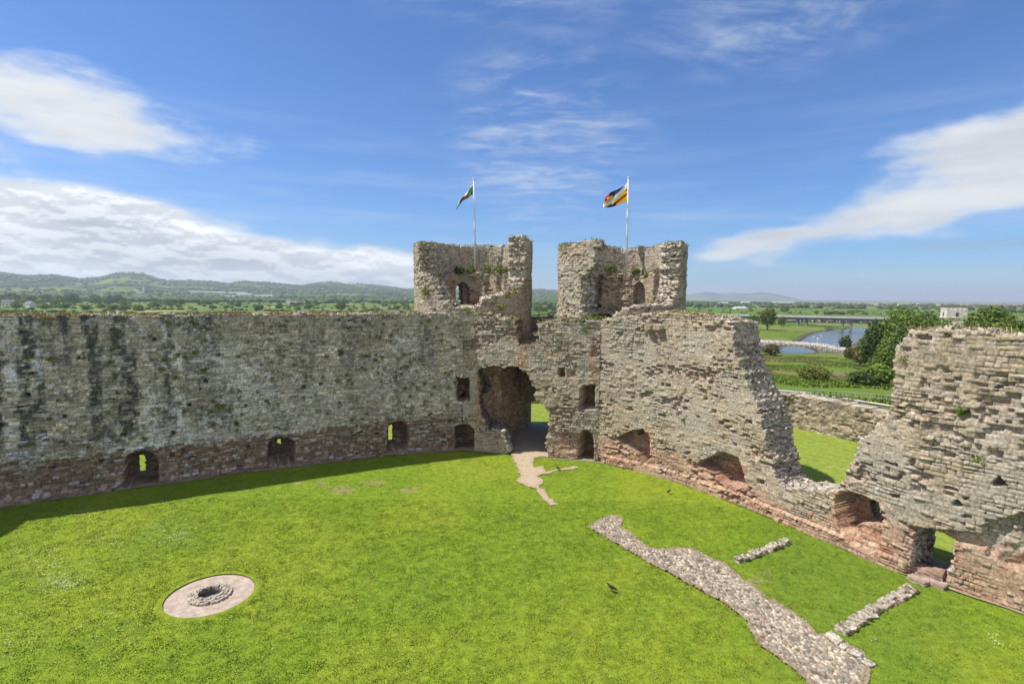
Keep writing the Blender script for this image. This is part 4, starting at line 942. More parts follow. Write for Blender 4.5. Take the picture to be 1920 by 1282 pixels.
for i, (px, d, yt, wp, kd, lb) in enumerate(bushes): tree_at(px, d, yt, wp, kd, lb, 'bush', 'bush', 2600 if d < 120 else 900, .2 if d < 120 else .5, 730 + i, 0.0)
tree_at(1441, 368, 577, 34, 'light', 'tall loose light green tree standing before the viaduct', n=2600, leaf=.6, seed=745, z0=.1)
# shrubs on the tower ledges
for i, (px, py, d, r_, lb) in enumerate([(882, 506, 52.6, .45, 'green fern at the foot of the left flagpole'), (917, 503, 52.3, .75, 'largest green shrub on the ledge inside the left tower'), (941, 505, 51.8, .6, 'green shrub on the ledge by the rubble stub of the left tower'), (862, 506, 52.8, .5, 'dark green shrub on the ledge above the arched window of the left tower'),
        (1145, 503, 49.6, .6, 'bright green shrub left of the right flagpole'), (1192, 508, 49.8, .4, 'green shrub above the pointed doorway of the right tower'), (1217, 514, 49.2, .45, 'green shrub right of the pointed doorway of the right tower'),
        (1271, 478, 44.4, .55, 'dark ivy high on the right end of the right tower'), (1276, 456, 44.6, .3, 'small leafy plant on the top right corner of the right tower'), (1805, 768, 23.85, .22, 'bright green plant growing from the face of the right wall')]):
    p = AT(px, py, d); o = ob('shrub', leafy('shrub', [(0, 0, 0, r_, r_ * .7, r_ * .8), (r_ * .5, 0, -.2 * r_, r_ * .6, r_ * .5, r_ * .5), (-r_ * .5, 0, -.1, r_ * .6, r_ * .5, r_ * .6)], 420, .09, 760 + i, None), LEAF['light' if i not in (3, 7) else 'dark'], None, tuple(p)); tag(o, lb, 'shrub')

# far trees: one small mesh per kind, copied as separate things
def far_tree(w_, h_, kind, seed, n=420, leaf=.9):
    me = leafy('tree', crown_blobs(w_, h_, seed, 12, 0.0) + [(0, 0, h_ * .5, w_ * .44, w_ * .44, h_ * .42)], n, leaf, seed, None); me.materials.append(LEAF[kind]); return me
FT = [far_tree(13, 11, 'dark', 801), far_tree(15, 10, 'mid', 802), far_tree(11, 9, 'light', 803), far_tree(9, 6, 'mid', 804), far_tree(16, 14, 'dark', 805), far_tree(12, 8, 'dark', 806)]
rs = np.random.RandomState(99)
def row(x0, x1, y, k, meshes, label, group, sc=(.8, 1.3), jy=.5, name='tree', cat='tree'):
    for i in range(k):
        px = rs.uniform(x0, x1); py = y + rs.uniform(-jy, jy); g = on_land(px, py)
        o = ob(name, FT[meshes[rs.randint(len(meshes))]], None, None, (g[0], g[1], zland(g[0], g[1]) - .3)); s_ = rs.uniform(*sc); o.scale = (s_, s_, s_ * rs.uniform(.8, 1.15)); o.rotation_euler = (0, 0, rs.uniform(0, 6)); tag(o, label, cat, group)
gA = 'small trees in the hedgerows of the plain beyond the left wall'; lA = 'small tree in the hedgerows of the far plain beyond the long left wall'
row(0, 780, 579, 40, [2, 3, 3], 'low light green bush in the nearest field beyond the long left wall', 'bushes in the nearest field beyond the left wall', (.8, 1.5), 4, 'bush', 'bush')
row(0, 778, 571.5, 40, [0, 1, 3, 5], lA, gA, (.9, 1.4), 1.2)
row(60, 778, 565.5, 50, [0, 1, 5], lA, gA, (.9, 1.4), 1.0)
row(0, 778, 561.5, 60, [0, 1, 4, 5], lA, gA, (1.0, 1.6), .8)
row(0, 230, 569, 40, [0, 1, 4, 4], 'dark tree in the dense wood beyond the left end of the long wall', 'trees of the wood beyond the left end of the wall', (1.1, 1.7), 2.5)
row(230, 262, 583, 3, [2], 'taller light green tree in the nearest field beyond the left wall', 'light green trees standing just beyond the left wall', (.9, 1.2), 1)
row(1000, 1042, 582, 10, [0, 1], 'dark tree seen in the gap between the two towers', 'trees seen between the two towers', (.7, 1.1), 4)
gB = 'trees on the flat plain beyond the viaduct'; lB = 'dark tree on the flat plain beyond the viaduct'
row(1285, 1420, 578, 10, [0, 1, 3], lB, gB, (.35, .6), 1); row(1285, 1420, 583, 8, [1, 3], lB, gB, (.3, .5), .5)
row(1430, 1500, 584, 6, [0, 1, 5], lB, gB, (.6, .9), 2); row(1490, 1680, 589, 18, [0, 1, 3, 5], lB, gB, (.55, .85), 1.5)
row(1285, 1660, 571, 30, [0, 1, 5], lB, gB, (.7, 1.0), 2)
def blobs_stuff(name, n, thr, rr_, sel, seed, kind='dark', size=(7, 13), sq=.75):
    rs = np.random.RandomState(seed); bm = bmesh.new(); bmesh.ops.create_icosphere(bm, subdivisions=1, radius=1); bv = np.array([v.co[:] for v in bm.verts]); bf = np.array([[v.index for v in f.verts] for f in bm.faces]); bm.free()
    th = np.radians(rs.uniform(thr[0], thr[1], n)); r = np.exp(rs.uniform(math.log(rr_[0]), math.log(rr_[1]), n)); x, y = r * np.sin(th), r * np.cos(th); k = sel(x, y, r, np.degrees(th)); x, y, r = x[k], y[k], r[k]; n = len(x)
    z = land_h(x, y); s_ = rs.uniform(size[0], size[1], n); V_ = bv[None] * (1 + .35 * (rs.rand(n, len(bv), 1) - .5)) * np.stack([s_ * 1.25, s_ * 1.25, s_ * sq], -1)[:, None]; V_ = V_ + np.stack([x, y, z + s_ * .35], -1)[:, None]
    F_ = (np.arange(n)[:, None, None] * len(bv) + bf[None]).reshape(-1, 3); me = mesh_np(name, V_.reshape(-1, 3), F3=F_); return tag(ob(name, me, LEAF[kind]), kind='stuff')
blobs_stuff('woodland', 26000, (-50, 14), (1500, 6600), lambda x, y, r, t_: (fbm(x / 420, y / 420, None, 900, 4) > np.where(r < 2300, .56, .53)) | ((np.abs(((x * .97 + y * .22) / 330) % 1 - .5) < .03) & (r > 1500)) | ((np.abs(((y * .97 - x * .22) / 300) % 1 - .5) < .035)), 901, 'dark', (6, 11))
blobs_stuff('hedgerow', 10000, (-48, 14), (620, 1600), lambda x, y, r, t_: (np.abs(((y * .99 + x * .12) / 150) % 1 - .5) < .022) | ((np.abs(((x * .97 - y * .25) / 260) % 1 - .5) < .012)), 903, 'mid', (1.6, 3.6))
blobs_stuff('hedgerow', 5000, (14, 46), (600, 1400), lambda x, y, r, t_: (np.abs(((y * .99 + x * .1) / 190) % 1 - .5) < .016), 904, 'mid', (1.4, 3.2))
blobs_stuff('hedgerow_belt', 9000, (14, 46), (1300, 3600), lambda x, y, r, t_: (np.abs(((y * .98 + x * .2) / 330) % 1 - .5) < .03) | ((r > 3000) & (fbm(x / 200, y / 200, None, 911) > .47)), 902, 'dark', (4, 8))

# ------------------------------------------------------------------ the well
WC = (-13.02, 22.66)
wz = float(lawn_h(np.array([WC[0]]), np.array([WC[1]]))[0])
well = empty('well', (WC[0], WC[1], 0)); tag(well, 'old stone well mouth with a round concrete surround set in the lawn', 'well')
M_CONC = mat_plain('worn_concrete', (.46, .37, .30), (.30, .235, .185), 2.6, .95, bump=.5, lo=.3, hi=.7)
nr_, ns_ = 14, 96
V_ = []; 
for i in range(nr_):
    r = .46 + (1.74 - .46) * i / (nr_ - 1)
    for j in range(ns_):
        a = 2 * math.pi * j / ns_; V_.append((r * math.cos(a), r * math.sin(a), -.03 + .018 * float(vn(r * math.cos(a) * 3 + 9, r * math.sin(a) * 3, None, 3)) - (.0)))
F_ = [(i * ns_ + j, i * ns_ + (j + 1) % ns_, (i + 1) * ns_ + (j + 1) % ns_, (i + 1) * ns_ + j) for i in range(nr_ - 1) for j in range(ns_)]
ob('concrete_surround', mesh_np('concrete_surround', V_, F4=F_), M_CONC, well)
def ring_strip(name, r0, z0, r1, z1, mat, n=96, jit=0):
    V_ = []
    for j in range(n):
        a = 2 * math.pi * j / n; k = jit * (float(vn(math.cos(a) * 4 + 7, math.sin(a) * 4, None, 8)) - .5); V_ += [((r0) * math.cos(a), r0 * math.sin(a), z0), ((r1 + k) * math.cos(a), (r1 + k) * math.sin(a), z1)]
    return ob(name, mesh_np(name, V_, F4=[(2 * j, (2 * j + 2) % (2 * n), (2 * j + 3) % (2 * n), 2 * j + 1) for j in range(n)]), mat, well)
ring_strip('soil_edge', 1.73, -.05, 1.765, .035, mat_plain('soil_edge', (.10, .075, .05), (.06, .045, .03), 6, .95), jit=.02)
V_ = []
for r, z in ((1.755, .034), (1.85, .03), (2.0, .016), (2.2, -.012)):
    for j in range(96): a = 2 * math.pi * j / 96; V_.append((r * math.cos(a), r * math.sin(a), z))
V_ = np.array(V_); cx_, cy_ = V_[:, 0] + WC[0], V_[:, 1] + WC[1]
ob('turf_edge', mesh_np('turf_edge', V_, F4=[(i * 96 + j, i * 96 + (j + 1) % 96, (i + 1) * 96 + (j + 1) % 96, (i + 1) * 96 + j) for i in range(3) for j in range(96)], col=grass_col(fbm(cx_ * .22, cy_ * .22, None, 422, 4), fbm(cx_ * 1.1, cy_ * 1.1, None, 423), fbm(cx_ * 4.5, cy_ * 4.5, None, 424, 2)), smooth=True), M_GROUND, well)
ring_strip('shaft', .45, -1.3, .47, .12, mat_plain('shaft_stone', (.20, .15, .12), (.10, .08, .07), 6, .9, bump=.8), jit=.05)
mb = MB(); mb.v = [(.46 * math.cos(2 * math.pi * j / 48), .46 * math.sin(2 * math.pi * j / 48), -.20) for j in range(48)]; mb.f = [list(range(48))]
mb.build('grate_cover', mat_plain('grate_cover', (.34, .39, .41), (.22, .26, .28), 9, .35, metal=.2), well)
def stone_mesh(rs, l, w_, h_):
    bm = bmesh.new(); bmesh.ops.create_cube(bm, size=1); bmesh.ops.bevel(bm, geom=bm.edges[:], offset=.16, segments=1, affect='EDGES')
    v = np.array([q.co[:] for q in bm.verts]) * [l, w_, h_]; v += rs.normal(size=v.shape) * min(l, w_, h_) * .07; f = [[q.index for q in g.verts] for g in bm.faces]; bm.free(); return v, f
mb = MB(); rs = np.random.RandomState(5)
for ringr, cnt, hh in ((.53, 17, .17), (.66, 22, .15), (.79, 26, .10)):
    for j in range(cnt):
        a = 2 * math.pi * (j + rs.uniform(-.2, .2)) / cnt; v, f = stone_mesh(rs, 2 * math.pi * ringr / cnt * rs.uniform(.8, 1.05), .15 * rs.uniform(.8, 1.1), hh * rs.uniform(.7, 1.2))
        ca, sa = math.cos(a + math.pi / 2), math.sin(a + math.pi / 2); x = v[:, 0] * ca - v[:, 1] * sa + ringr * math.cos(a); y = v[:, 0] * sa + v[:, 1] * ca + ringr * math.sin(a); mb.add(np.stack([x, y, v[:, 2] + hh * .35], -1), f)
mb.build('stone_ring', mat_plain('well_stone', (.46, .40, .32), (.28, .23, .185), 7, .95, bump=.6), well)

# ------------------------------------------------------------------ low foundations in the grass
def low_wall(name, pts, T, h_, label, seed):
    P = [tuple(G(*p)[:2]) for p in pts]
    o = simple_wall(name, P, T, -.1, h_, seed, lambda c: warm_col(c, lambda px: np.interp(px, [1300, 1700], [-2, .0])) * .98, off=1, du=.045, K=8, disp=(.05, .05, .3, .15), rough_end=.10,
                    cargs=dict(h=(.09, .15), wd=(.16, .32), warp=.1), endcol=[(.34, .30, .24), (.44, .39, .31), (.28, .24, .19), (.40, .33, .26), (.20, .17, .12)])
    tag(o, label, 'low wall'); return o
low_wall('foundation_wall', [(1388, 1057), (1432, 1040), (1482, 1019)], .40, .19, 'short low stone footing in the grass, the farther of the two', 841)
low_wall('foundation_wall', [(1588, 1193), (1650, 1152), (1724, 1110)], .52, .17, 'long low stone footing running from the cobbles towards the right doorway', 842)
low_wall('kerb_stones', [(1600, 1250), (1654, 1240)], .45, .16, 'short line of pale edging stones by the end of the cobbled path', 843) if False else None
P_ = [tuple(G(*p)[:2]) for p in [(1643, 1249), (1560, 1192)]]
o = simple_wall('edging_stones', P_, .42, -.1, .14, 843, lambda c: warm_col(c, lambda px: -2 + 0 * px), off=1, du=.04, K=7, disp=(.05, .05, .1, .1), rough_end=.08, cargs=dict(h=(.1, .15), wd=(.25, .4), warp=.1), endcol=[(.42, .37, .29), (.48, .43, .35), (.34, .29, .23)])
tag(o, 'short line of pale edging stones beside the lower end of the cobbled path', 'kerb')
# sandstone steps at the right doorway
def block(name, c, d, rz, label, col, seed):
    rs = np.random.RandomState(seed); bm = bmesh.new(); bmesh.ops.create_cube(bm, size=1); bmesh.ops.scale(bm, vec=d, verts=bm.verts); bmesh.ops.subdivide_edges(bm, edges=bm.edges[:], cuts=5, use_grid_fill=True)
    for v in bm.verts:
        v.co += Vector(rs.normal(size=3) * .012); n_ = sum(abs(v.co[i]) > d[i] * .46 for i in range(3))
        if n_ > 1: v.co *= 1 - .03 * n_
    me = bpy.data.meshes.new(name); bm.to_mesh(me); bm.free(); o = ob(name, me, mat_plain('sandstone_' + name, col, tuple(x * .6 for x in col), 3, .95, bump=.6), None, c); o.rotation_euler = (0, 0, rz); return tag(o, label, 'stone block')
g = G(1738, 1078); ang = math.atan2(-3.9, 2.6)
block('stone_step', (g[0], g[1], .2), (1.35, .8, .42), ang + .15, 'large reddish sandstone block on the sill of the right doorway', (.36, .24, .18), 1)
g = G(1722, 1090); block('stone_step', (g[0], g[1], .07), (.8, .5, .2), ang - .1, 'small low sandstone step left of the doorway block', (.40, .29, .22), 2)
g = G(1752, 1096); block('stone_step', (g[0] , g[1], .07), (.9, .4, .22), ang, 'flat sandstone step below the doorway block, on its right', (.42, .30, .24), 3)

# ------------------------------------------------------------------ birds
def bird(name, loc, rz, s_, body, label, cat='bird', neck=0.0, wing=None):
    """body lofted along x: breast, back, tail, head on a neck, beak; legs below"""
    e = empty(name, loc, rz); tag(e, label, cat); mb = MB()
    ax = [(-.62, .30, .02, .015), (-.45, .36, .05, .03), (-.28, .42, .10, .09), (-.08, .44, .15, .14), (.12, .46, .16, .16), (.26, .52 + neck * .2, .11, .12), (.34, .60 + neck * .7, .075, .08), (.38, .66 + neck, .085, .085), (.45, .68 + neck, .07, .07), (.50, .67 + neck, .03, .03)]
    n = 10; V_ = []
    for x, z, ry, rz_ in ax:
        for j in range(n): q = 2 * math.pi * j / n; V_.append((x * s_, ry * math.cos(q) * s_, (z + rz_ * math.sin(q)) * s_))
    F_ = [(i * n + j, i * n + (j + 1) % n, (i + 1) * n + (j + 1) % n, (i + 1) * n + j) for i in range(len(ax) - 1) for j in range(n)]
    mb.add(V_, F_ + [tuple(range(n))[::-1], tuple((len(ax) - 1) * n + j for j in range(n))]); o = mb.build('body', mat_plain('plumage_' + name, body, tuple(x * .7 for x in body), 8, .6), e, smooth=True)
    mb = MB(); mb.tube([(.49 * s_, 0, (.67 + neck) * s_), (.64 * s_, 0, (.645 + neck) * s_)], [.025 * s_, .005 * s_], 6); mb.build('beak', mat_plain('beak', (.08, .07, .05)), e)
    for q in (-1, 1):
        mb = MB(); mb.tube([(.02 * s_, .06 * q * s_, .32 * s_), (.0, .06 * q * s_, .15 * s_), (.03 * s_, .06 * q * s_, .01)], [.025 * s_, .016 * s_, .014 * s_], 6); mb.tube([(.0, .06 * q * s_, .012 * s_), (.12 * s_, .06 * q * s_, .01)], [.012 * s_, .008 * s_], 5); mb.build('leg', mat_plain('bird_leg', (.05, .04, .04)), e)
        mb = MB(); Vw = []
        for x, z, t_ in ((.2, .50, .03), (.05, .48, .05), (-.2, .44, .04), (-.5, .36, .01)): Vw += [(x * s_, q * (.155 - .12 * abs(x - .1)) * s_, (z + t_) * s_), (x * s_, q * (.18 - .15 * abs(x - .1)) * s_, (z - t_ * 2) * s_)]
        mb.add(Vw, [(0, 2, 3, 1), (2, 4, 5, 3), (4, 6, 7, 5)]); mb.build('wing', mat_plain('wing_' + name, wing or tuple(x * .8 for x in body), None, 8, .6), e)
    return e
BLK = (.018, .018, .022)
g = G(1147, 1110); bird('crow', (g[0], g[1], .03), 2.6, .48, BLK, 'black bird on the open lawn below the cobbled path')
g = G(1047, 866); g = G(1046, 882); bird('crow', (g[0], g[1], .03), 2.2, .46, BLK, 'black bird at the gravel strip in front of the gate')
g = G(1254, 926); bird('crow', (g[0], g[1], .03), .6, .40, BLK, 'small black bird at the foot of the right wall')
g = AT(1617, 829, 27.7); bird('pigeon', (g[0], g[1], g[2]), 2.8, .42, (.72, .72, .72), 'white pigeon perched on the broken left edge of the right wall', wing=(.65, .66, .68))
g = G(743, 848); bird('pigeon', (g[0] + .1, g[1] - .5, .03), 1.0, .34, (.75, .75, .74), 'white pigeon on the grass before the third arched recess of the shaded wall')
for i, (x, y) in enumerate([(1525, 633), (1533, 636), (1539, 629.5)]):
    g = G(x, y, WATER_Z); bird('swan', (g[0], g[1], g[2] - .25), .5 + i, 1.3, (.8, .8, .78), ['white swan on the river, left of three', 'white swan on the river, nearest of three', 'white swan on the river, farthest of three'][i], 'swan', neck=.25, wing=(.78, .78, .76))

# ------------------------------------------------------------------ flagpoles and flags
M_POLE = mat_plain('white_pole_paint', (.66, .65, .62), (.56, .55, .52), 3, .5)
def pole(px0, py0, px1, py1, dep, label):
    a = AT(px0, py0, dep); b = AT(px1, py1, dep); e = empty('flagpole', tuple(a)); tag(e, label, 'flagpole'); h_ = b[2] - a[2]
    mb = MB(); mb.tube([(0, 0, -.4), (0, 0, h_ * .5), (b[0] - a[0], 0, h_)], [.095, .08, .05], 12); mb.build('pole', M_POLE, e, smooth=True)
    mb = MB(); mb.tube([(b[0] - a[0], 0, h_), (b[0] - a[0], 0, h_ + .05), (b[0] - a[0], 0, h_ + .11), (b[0] - a[0], 0, h_ + .15)], [.06, .11, .09, .02], 10); mb.build('finial', M_POLE, e, smooth=True)
    mb = MB(); mb.tube([(.075, -.07, .9), (.06, -.07, h_ * .5), (b[0] - a[0] + .045, -.06, h_ - .1)], [.008, .008, .008], 5); mb.build('halyard', mat_plain('halyard', (.5, .48, .44)), e); return a, b
a1_, b1_ = pole(890, 511, 888, 337, 53.2, 'white flagpole in the left tower'); a2_, b2_ = pole(1174, 515, 1178, 334, 50.0, 'white flagpole in the right tower')
def flag(outline, dep, colf, label, amp, seed, nx=44, ny=30):
    """outline: px quad rails top/bottom from hoist to fly; cloth with depth folds"""
    top, bot = outline; s_ = np.linspace(0, 1, nx); t_ = np.linspace(0, 1, ny); Sg, Tg = np.meshgrid(s_, t_, indexing='ij')
    tx = np.interp(s_, np.linspace(0, 1, len(top)), [p[0] for p in top]); ty = np.interp(s_, np.linspace(0, 1, len(top)), [p[1] for p in top]); bx = np.interp(s_, np.linspace(0, 1, len(bot)), [p[0] for p in bot]); by = np.interp(s_, np.linspace(0, 1, len(bot)), [p[1] for p in bot])
    PX = tx[:, None] * (1 - Tg) + bx[:, None] * Tg; PY = ty[:, None] * (1 - Tg) + by[:, None] * Tg
    Dp = dep + amp * np.sin(Sg * 9 + Tg * 2.2) * Sg ** .5 + amp * .5 * np.sin(Sg * 17 - Tg * 5) * Sg
    P = np.array([[AT(PX[i, j], PY[i, j], Dp[i, j]) for j in range(ny)] for i in range(nx)])
    ix = np.arange(nx * ny).reshape(nx, ny); q = np.stack([ix[:-1, :-1], ix[1:, :-1], ix[1:, 1:], ix[:-1, 1:]], -1).reshape(-1, 4)
    me = mesh_np('flag', P.reshape(-1, 3), F4=q, col=colf(Sg, Tg).reshape(-1, 3), smooth=True); o = ob('flag', me, mat_col('flag_cloth', .8, 30, .06, 0)); tag(o, label, 'flag'); so_ = o.modifiers.new('thick', 'SOLIDIFY'); so_.thickness = .01
def col_w(Sg, Tg):
    c = np.where((Tg < .5)[..., None], [.62, .62, .60], [.012, .15, .05]) * 1.0
    c = np.where((Tg > .16 + .1 * Sg)[..., None], [.012, .15, .05], c)
    m = (np.abs(Sg - .5) < .26) & (np.abs(Tg - .55) < .22) & (np.sin(Sg * 30) * np.cos(Tg * 18) > -.2); return np.where(m[..., None], [.42, .05, .03], c)
flag(([(886.5, 345), (880, 353), (874, 363), (866, 370), (860, 379), (856, 389)], [(886.5, 365), (882.5, 366.5), (877, 372), (868, 376), (862, 384), (856, 394)]), 53.2, col_w, 'white and green flag with a red figure, furled, on the left flagpole', .25, 1)
NAVY, WHT, RED_, YEL = [.025, .032, .085], [.68, .68, .66], [.42, .03, .04], [.75, .55, .03]
def col_q(Sg, Tg):
    d = Sg * 1.0 - (1 - Tg) * 1.0
    c = np.where((Sg < .42)[..., None], NAVY, NAVY) * np.ones(Sg.shape + (3,))
    u = Sg; v = Tg
    band = np.abs(v - (u * .95 + .02)) < .13                       # white band from the hoist top to the fly foot
    c = np.where(((v > u * .95 + .13))[..., None], YEL, NAVY) * np.ones(Sg.shape + (3,))
    c = np.where(((v > u * .95 + .13) & (np.abs(v - (.55 + .6 * u)) < .09))[..., None], RED_, c)
    c = np.where(((v > u + .25) & (u < .35) & (v < .38))[..., None], NAVY, c)
    c = np.where(((v > .80) & (u > .42))[..., None], NAVY, c)
    c = np.where(((v < u * .95 - .12) & (u > .70))[..., None], RED_, c)
    c = np.where(((v < u * .95 - .12) & (u > .55) & (v > .25) & (u < .93) & (np.abs((u - v) - .36) < .17))[..., None], YEL, c)
    c = np.where(((v < u * .95 - .12) & (u > .66) & (np.hypot(u - .80, (v - .42) * .8) < .07))[..., None], RED_, c)
    c = np.where(band[..., None], WHT, c)
    c = np.where((u > .965)[..., None] & (v > .1)[..., None], WHT, c)
    c = np.where((band & (np.hypot((u * 14) % 1 - .5, (v * 10) % 1 - .5) < .18))[..., None], [.35, .36, .40], c); return c
flag(([(1176.7, 343.5), (1168, 350), (1156, 356), (1146, 360), (1139, 365), (1134, 374)], [(1175.9, 379), (1167, 380.5), (1157, 385), (1147, 388.5), (1138, 389.5), (1130.5, 388)]), 50.0, col_q, 'quartered navy, red and yellow flag with a white band on the right flagpole', .28, 2)

# ------------------------------------------------------------------ outer works: moat walls, fence, path
P_MOAT = [(.27, .245, .20), (.20, .185, .155), (.36, .33, .28), (.30, .27, .225), (.16, .15, .13), (.42, .39, .33)]
def moat_col(c):
    col = pal(P_MOAT, c['r'][4]); n = fbm(c['U'] * .5, c['Z'] * .9, None, 851); col = mixc(col, (.13, .125, .10), sst(n, .5, .7) * .6 * sst(c['Z'], -2, 0)); return col * (1 - .4 * (1 - sst(c['e'], 0, .04))[..., None])
simple_wall('moat_wall', [(30, 67.4), (34.3, 65.3), (37.9, 58.6), (48, 40)], 2.5, -2.7, 1.5, 851, moat_col, off=1, du=.12, K=3, disp=(.07, .05, .3, .3), rough_end=.1,
            cargs=dict(h=(.16, .26), wd=(.25, .5), warp=.2), top=lambda c: 1.35 + .25 * sst(c['U'], 2, 6) - .5 * sst(c['U'], 8, 20) - .8 * sst(c['U'], 2.5, 0) + .12 * (vn(c['uc'], 0 * c['uc'], None, 9) - .5))
mw_ = [o for o in C.objects if o.name.startswith('moat_wall')][-1]; tag(mw_, 'grey rubble moat wall seen through the breach beyond the outer lawn', 'wall')
simple_wall('moat_wall', [(-60, 65.6), (-10, 65.8), (21.5, 66.2), (30, 67.4)], 2.4, -.3, .75, 852, moat_col, off=1, du=.14, K=3, disp=(.07, .05, .3, .3), rough_end=.1, cargs=dict(h=(.16, .26), wd=(.25, .5), warp=.2))
mw2 = [o for o in C.objects if o.name.startswith('moat_wall')][-1]; tag(mw2, 'low grey wall at the end of the outer lawn, seen through the gate', 'wall')
# gravel path along the top of the moat wall
pth = [(30, 74.0), (38.1, 69.6), (42.2, 61.5), (52.4, 43)]
vv, cu = path_eval(pth, 1, np.linspace(0, pathlen(pth), 60)); V_ = []
for x, y, nx_, ny_ in zip(*vv): V_ += [(x, y, zland(x, y) + .14), (x + nx_ * 1.1, y + ny_ * 1.1, zland(x + nx_ * 1.1, y + ny_ * 1.1) + .14)]
me = mesh_np('footpath', V_, F4=[(2 * i, 2 * i + 2, 2 * i + 3, 2 * i + 1) for i in range(59)], col=np.tile([.50, .44, .38], (len(V_), 1))); tag(ob('footpath', me, M_COB), kind='structure')
fn = empty('fence', (0, 0, 0)); tag(fn, 'grey metal post and rail fence beyond the moat wall', 'fence'); M_GALV = mat_plain('galvanised', (.42, .42, .40), (.32, .33, .32), 5, .5, metal=.3)
FP = [G(px, py, .9) for px, py in [(1430, 742), (1455, 745), (1490, 744), (1530, 744.5), (1580, 748), (1604, 750), (1632, 752), (1662, 755), (1690, 758), (1725, 762)]]
for i in range(len(FP)): FP[i][2] = zland(FP[i][0], FP[i][1])
for p in FP:
    mb = MB(); mb.tube([(p[0], p[1], p[2] - .3), (p[0], p[1], p[2] + .95)], [.035, .035], 8); mb.build('post', M_GALV, fn)
for h_ in (.93, .5):
    mb = MB(); mb.tube([(p[0], p[1], p[2] + h_) for p in FP], [.03] * len(FP), 6); mb.build('rail', M_GALV, fn)
# ------------------------------------------------------------------ river bridge
br = empty('river_bridge', (0, 0, 0)); tag(br, 'old stone arch bridge with red and white panels along its parapet', 'bridge')
M_BR = mat_plain('bridge_stone', (.19, .17, .145), (.11, .10, .085), .8, .95, bump=.6); bl_, br_ = AT(1390, 648, 243), AT(1600, 655, 214)
L_ = np.hypot(*(br_ - bl_)[:2]); ux = (br_ - bl_)[:2] / L_; nv = np.array([-ux[1], ux[0]]); u_of = lambda px: L_ * ((px - 1390) / 210) * 1.0
dz0 = -5.7
def dk(u): f = u / L_; return dz0 + .35 * math.exp(-((f - .45) / .35) ** 2) - 1.2 * sst(np.array(f), .66, 1.0)
us_ = np.linspace(0, L_, 85); A1 = (u_of(1461), u_of(1545)); A0 = (u_of(1398), u_of(1440)); low_ = []
for u in us_:
    z = -11.0
    for a0_, a1__ in (A1, A0):
        if a0_ < u < a1__: q = (u - (a0_ + a1__) / 2) / ((a1__ - a0_) / 2); z = max(z, -9.9 + (float(dk(u)) - 1.3 + 9.9) * math.sqrt(max(0, 1 - q * q)))
    low_.append(min(z, float(dk(u)) - .45))
V_ = []; F_ = []
for i, u in enumerate(us_):
    p = bl_[:2] + ux * u
    for s_ in (-3.2, 3.2): V_ += [(p[0] + nv[0] * s_, p[1] + nv[1] * s_, low_[i]), (p[0] + nv[0] * s_, p[1] + nv[1] * s_, float(dk(u)))]
for i in range(len(us_) - 1): a = 4 * i; b = a + 4; F_ += [(a, b, b + 1, a + 1), (a + 2, a + 3, b + 3, b + 2), (a + 1, b + 1, b + 3, a + 3), (a, a + 2, b + 2, b)]
ob('arch_span', mesh_np('arch_span', V_, F4=F_), M_BR, br)
mb = MB(); V_ = []      # projecting arch ring
for s_ in (-3.45, -3.15):
    for k in range(25):
        q = -1 + 2 * k / 24; uu = (A1[0] + A1[1]) / 2 + q * (A1[1] - A1[0]) / 2; zz_ = -9.9 + (float(dk(uu)) - 1.3 + 9.9) * math.sqrt(max(0, 1 - q * q)); p = bl_[:2] + ux * uu + nv * s_
        V_ += [(p[0], p[1], zz_ - .02), (p[0] , p[1], zz_ + .5)]
F_ = [(2 * i, 2 * i + 2, 2 * i + 3, 2 * i + 1) for i in range(24)] + [(50 + 2 * i, 50 + 2 * i + 1, 50 + 2 * i + 3, 50 + 2 * i + 2) for i in range(24)] + [(2 * i, 50 + 2 * i, 52 + 2 * i, 2 * i + 2) for i in range(24)]
mb.add(V_, F_); mb.build('arch_ring', mat_plain('arch_ring', (.28, .255, .22)), br)
p = bl_[:2] + ux * u_of(1452) + nv * -3.9; mb = MB(); mb.box((p[0], p[1], -8.6), (2.6, 2.2, 5.6), math.atan2(ux[1], ux[0])); mb.build('pier', mat_plain('pier_stone', (.34, .30, .25), (.22, .19, .16), 1, .95, bump=.5), br)
m = bpy.data.materials.new('panel_paint'); m.use_nodes = True; n = NT(m.node_tree); co = n.n('ShaderNodeTexCoord').outputs['Object']; nz = n.noise(co, .9, 3, .6)
b = n.n('ShaderNodeBsdfPrincipled', inp={'Base Color': n.mix(n.ss(nz, .54, .62), (.66, .63, .60), (.46, .22, .20)), 'Roughness': .6}); o = n.n('ShaderNodeOutputMaterial'); n.link(b.outputs[0], o.inputs[0])
k = 0; u = u_of(1405)
while u < u_of(1590):
    for s_ in (-3.05, 3.05):
        p = bl_[:2] + ux * (u + .95) + nv * s_; mb = MB(); mb.box((p[0], p[1], float(dk(u + .95)) + .32), (1.82, .10, .62), math.atan2(ux[1], ux[0])); mb.build('parapet_panel', m, br)
    if k % 1 == 0:
        p = bl_[:2] + ux * u + nv * -3.2; mb = MB(); mb.tube([(p[0], p[1], float(dk(u)) + 1.15), (p[0] - nv[0] * .15, p[1] - nv[1] * .15, float(dk(u)) - .1), (p[0] - nv[0] * .9, p[1] - nv[1] * .9, float(dk(u)) - 1.0)], [.07, .07, .05], 5); mb.build('strut', mat_plain('strut_paint', (.62, .60, .58)), br)
    u += 1.95; k += 1
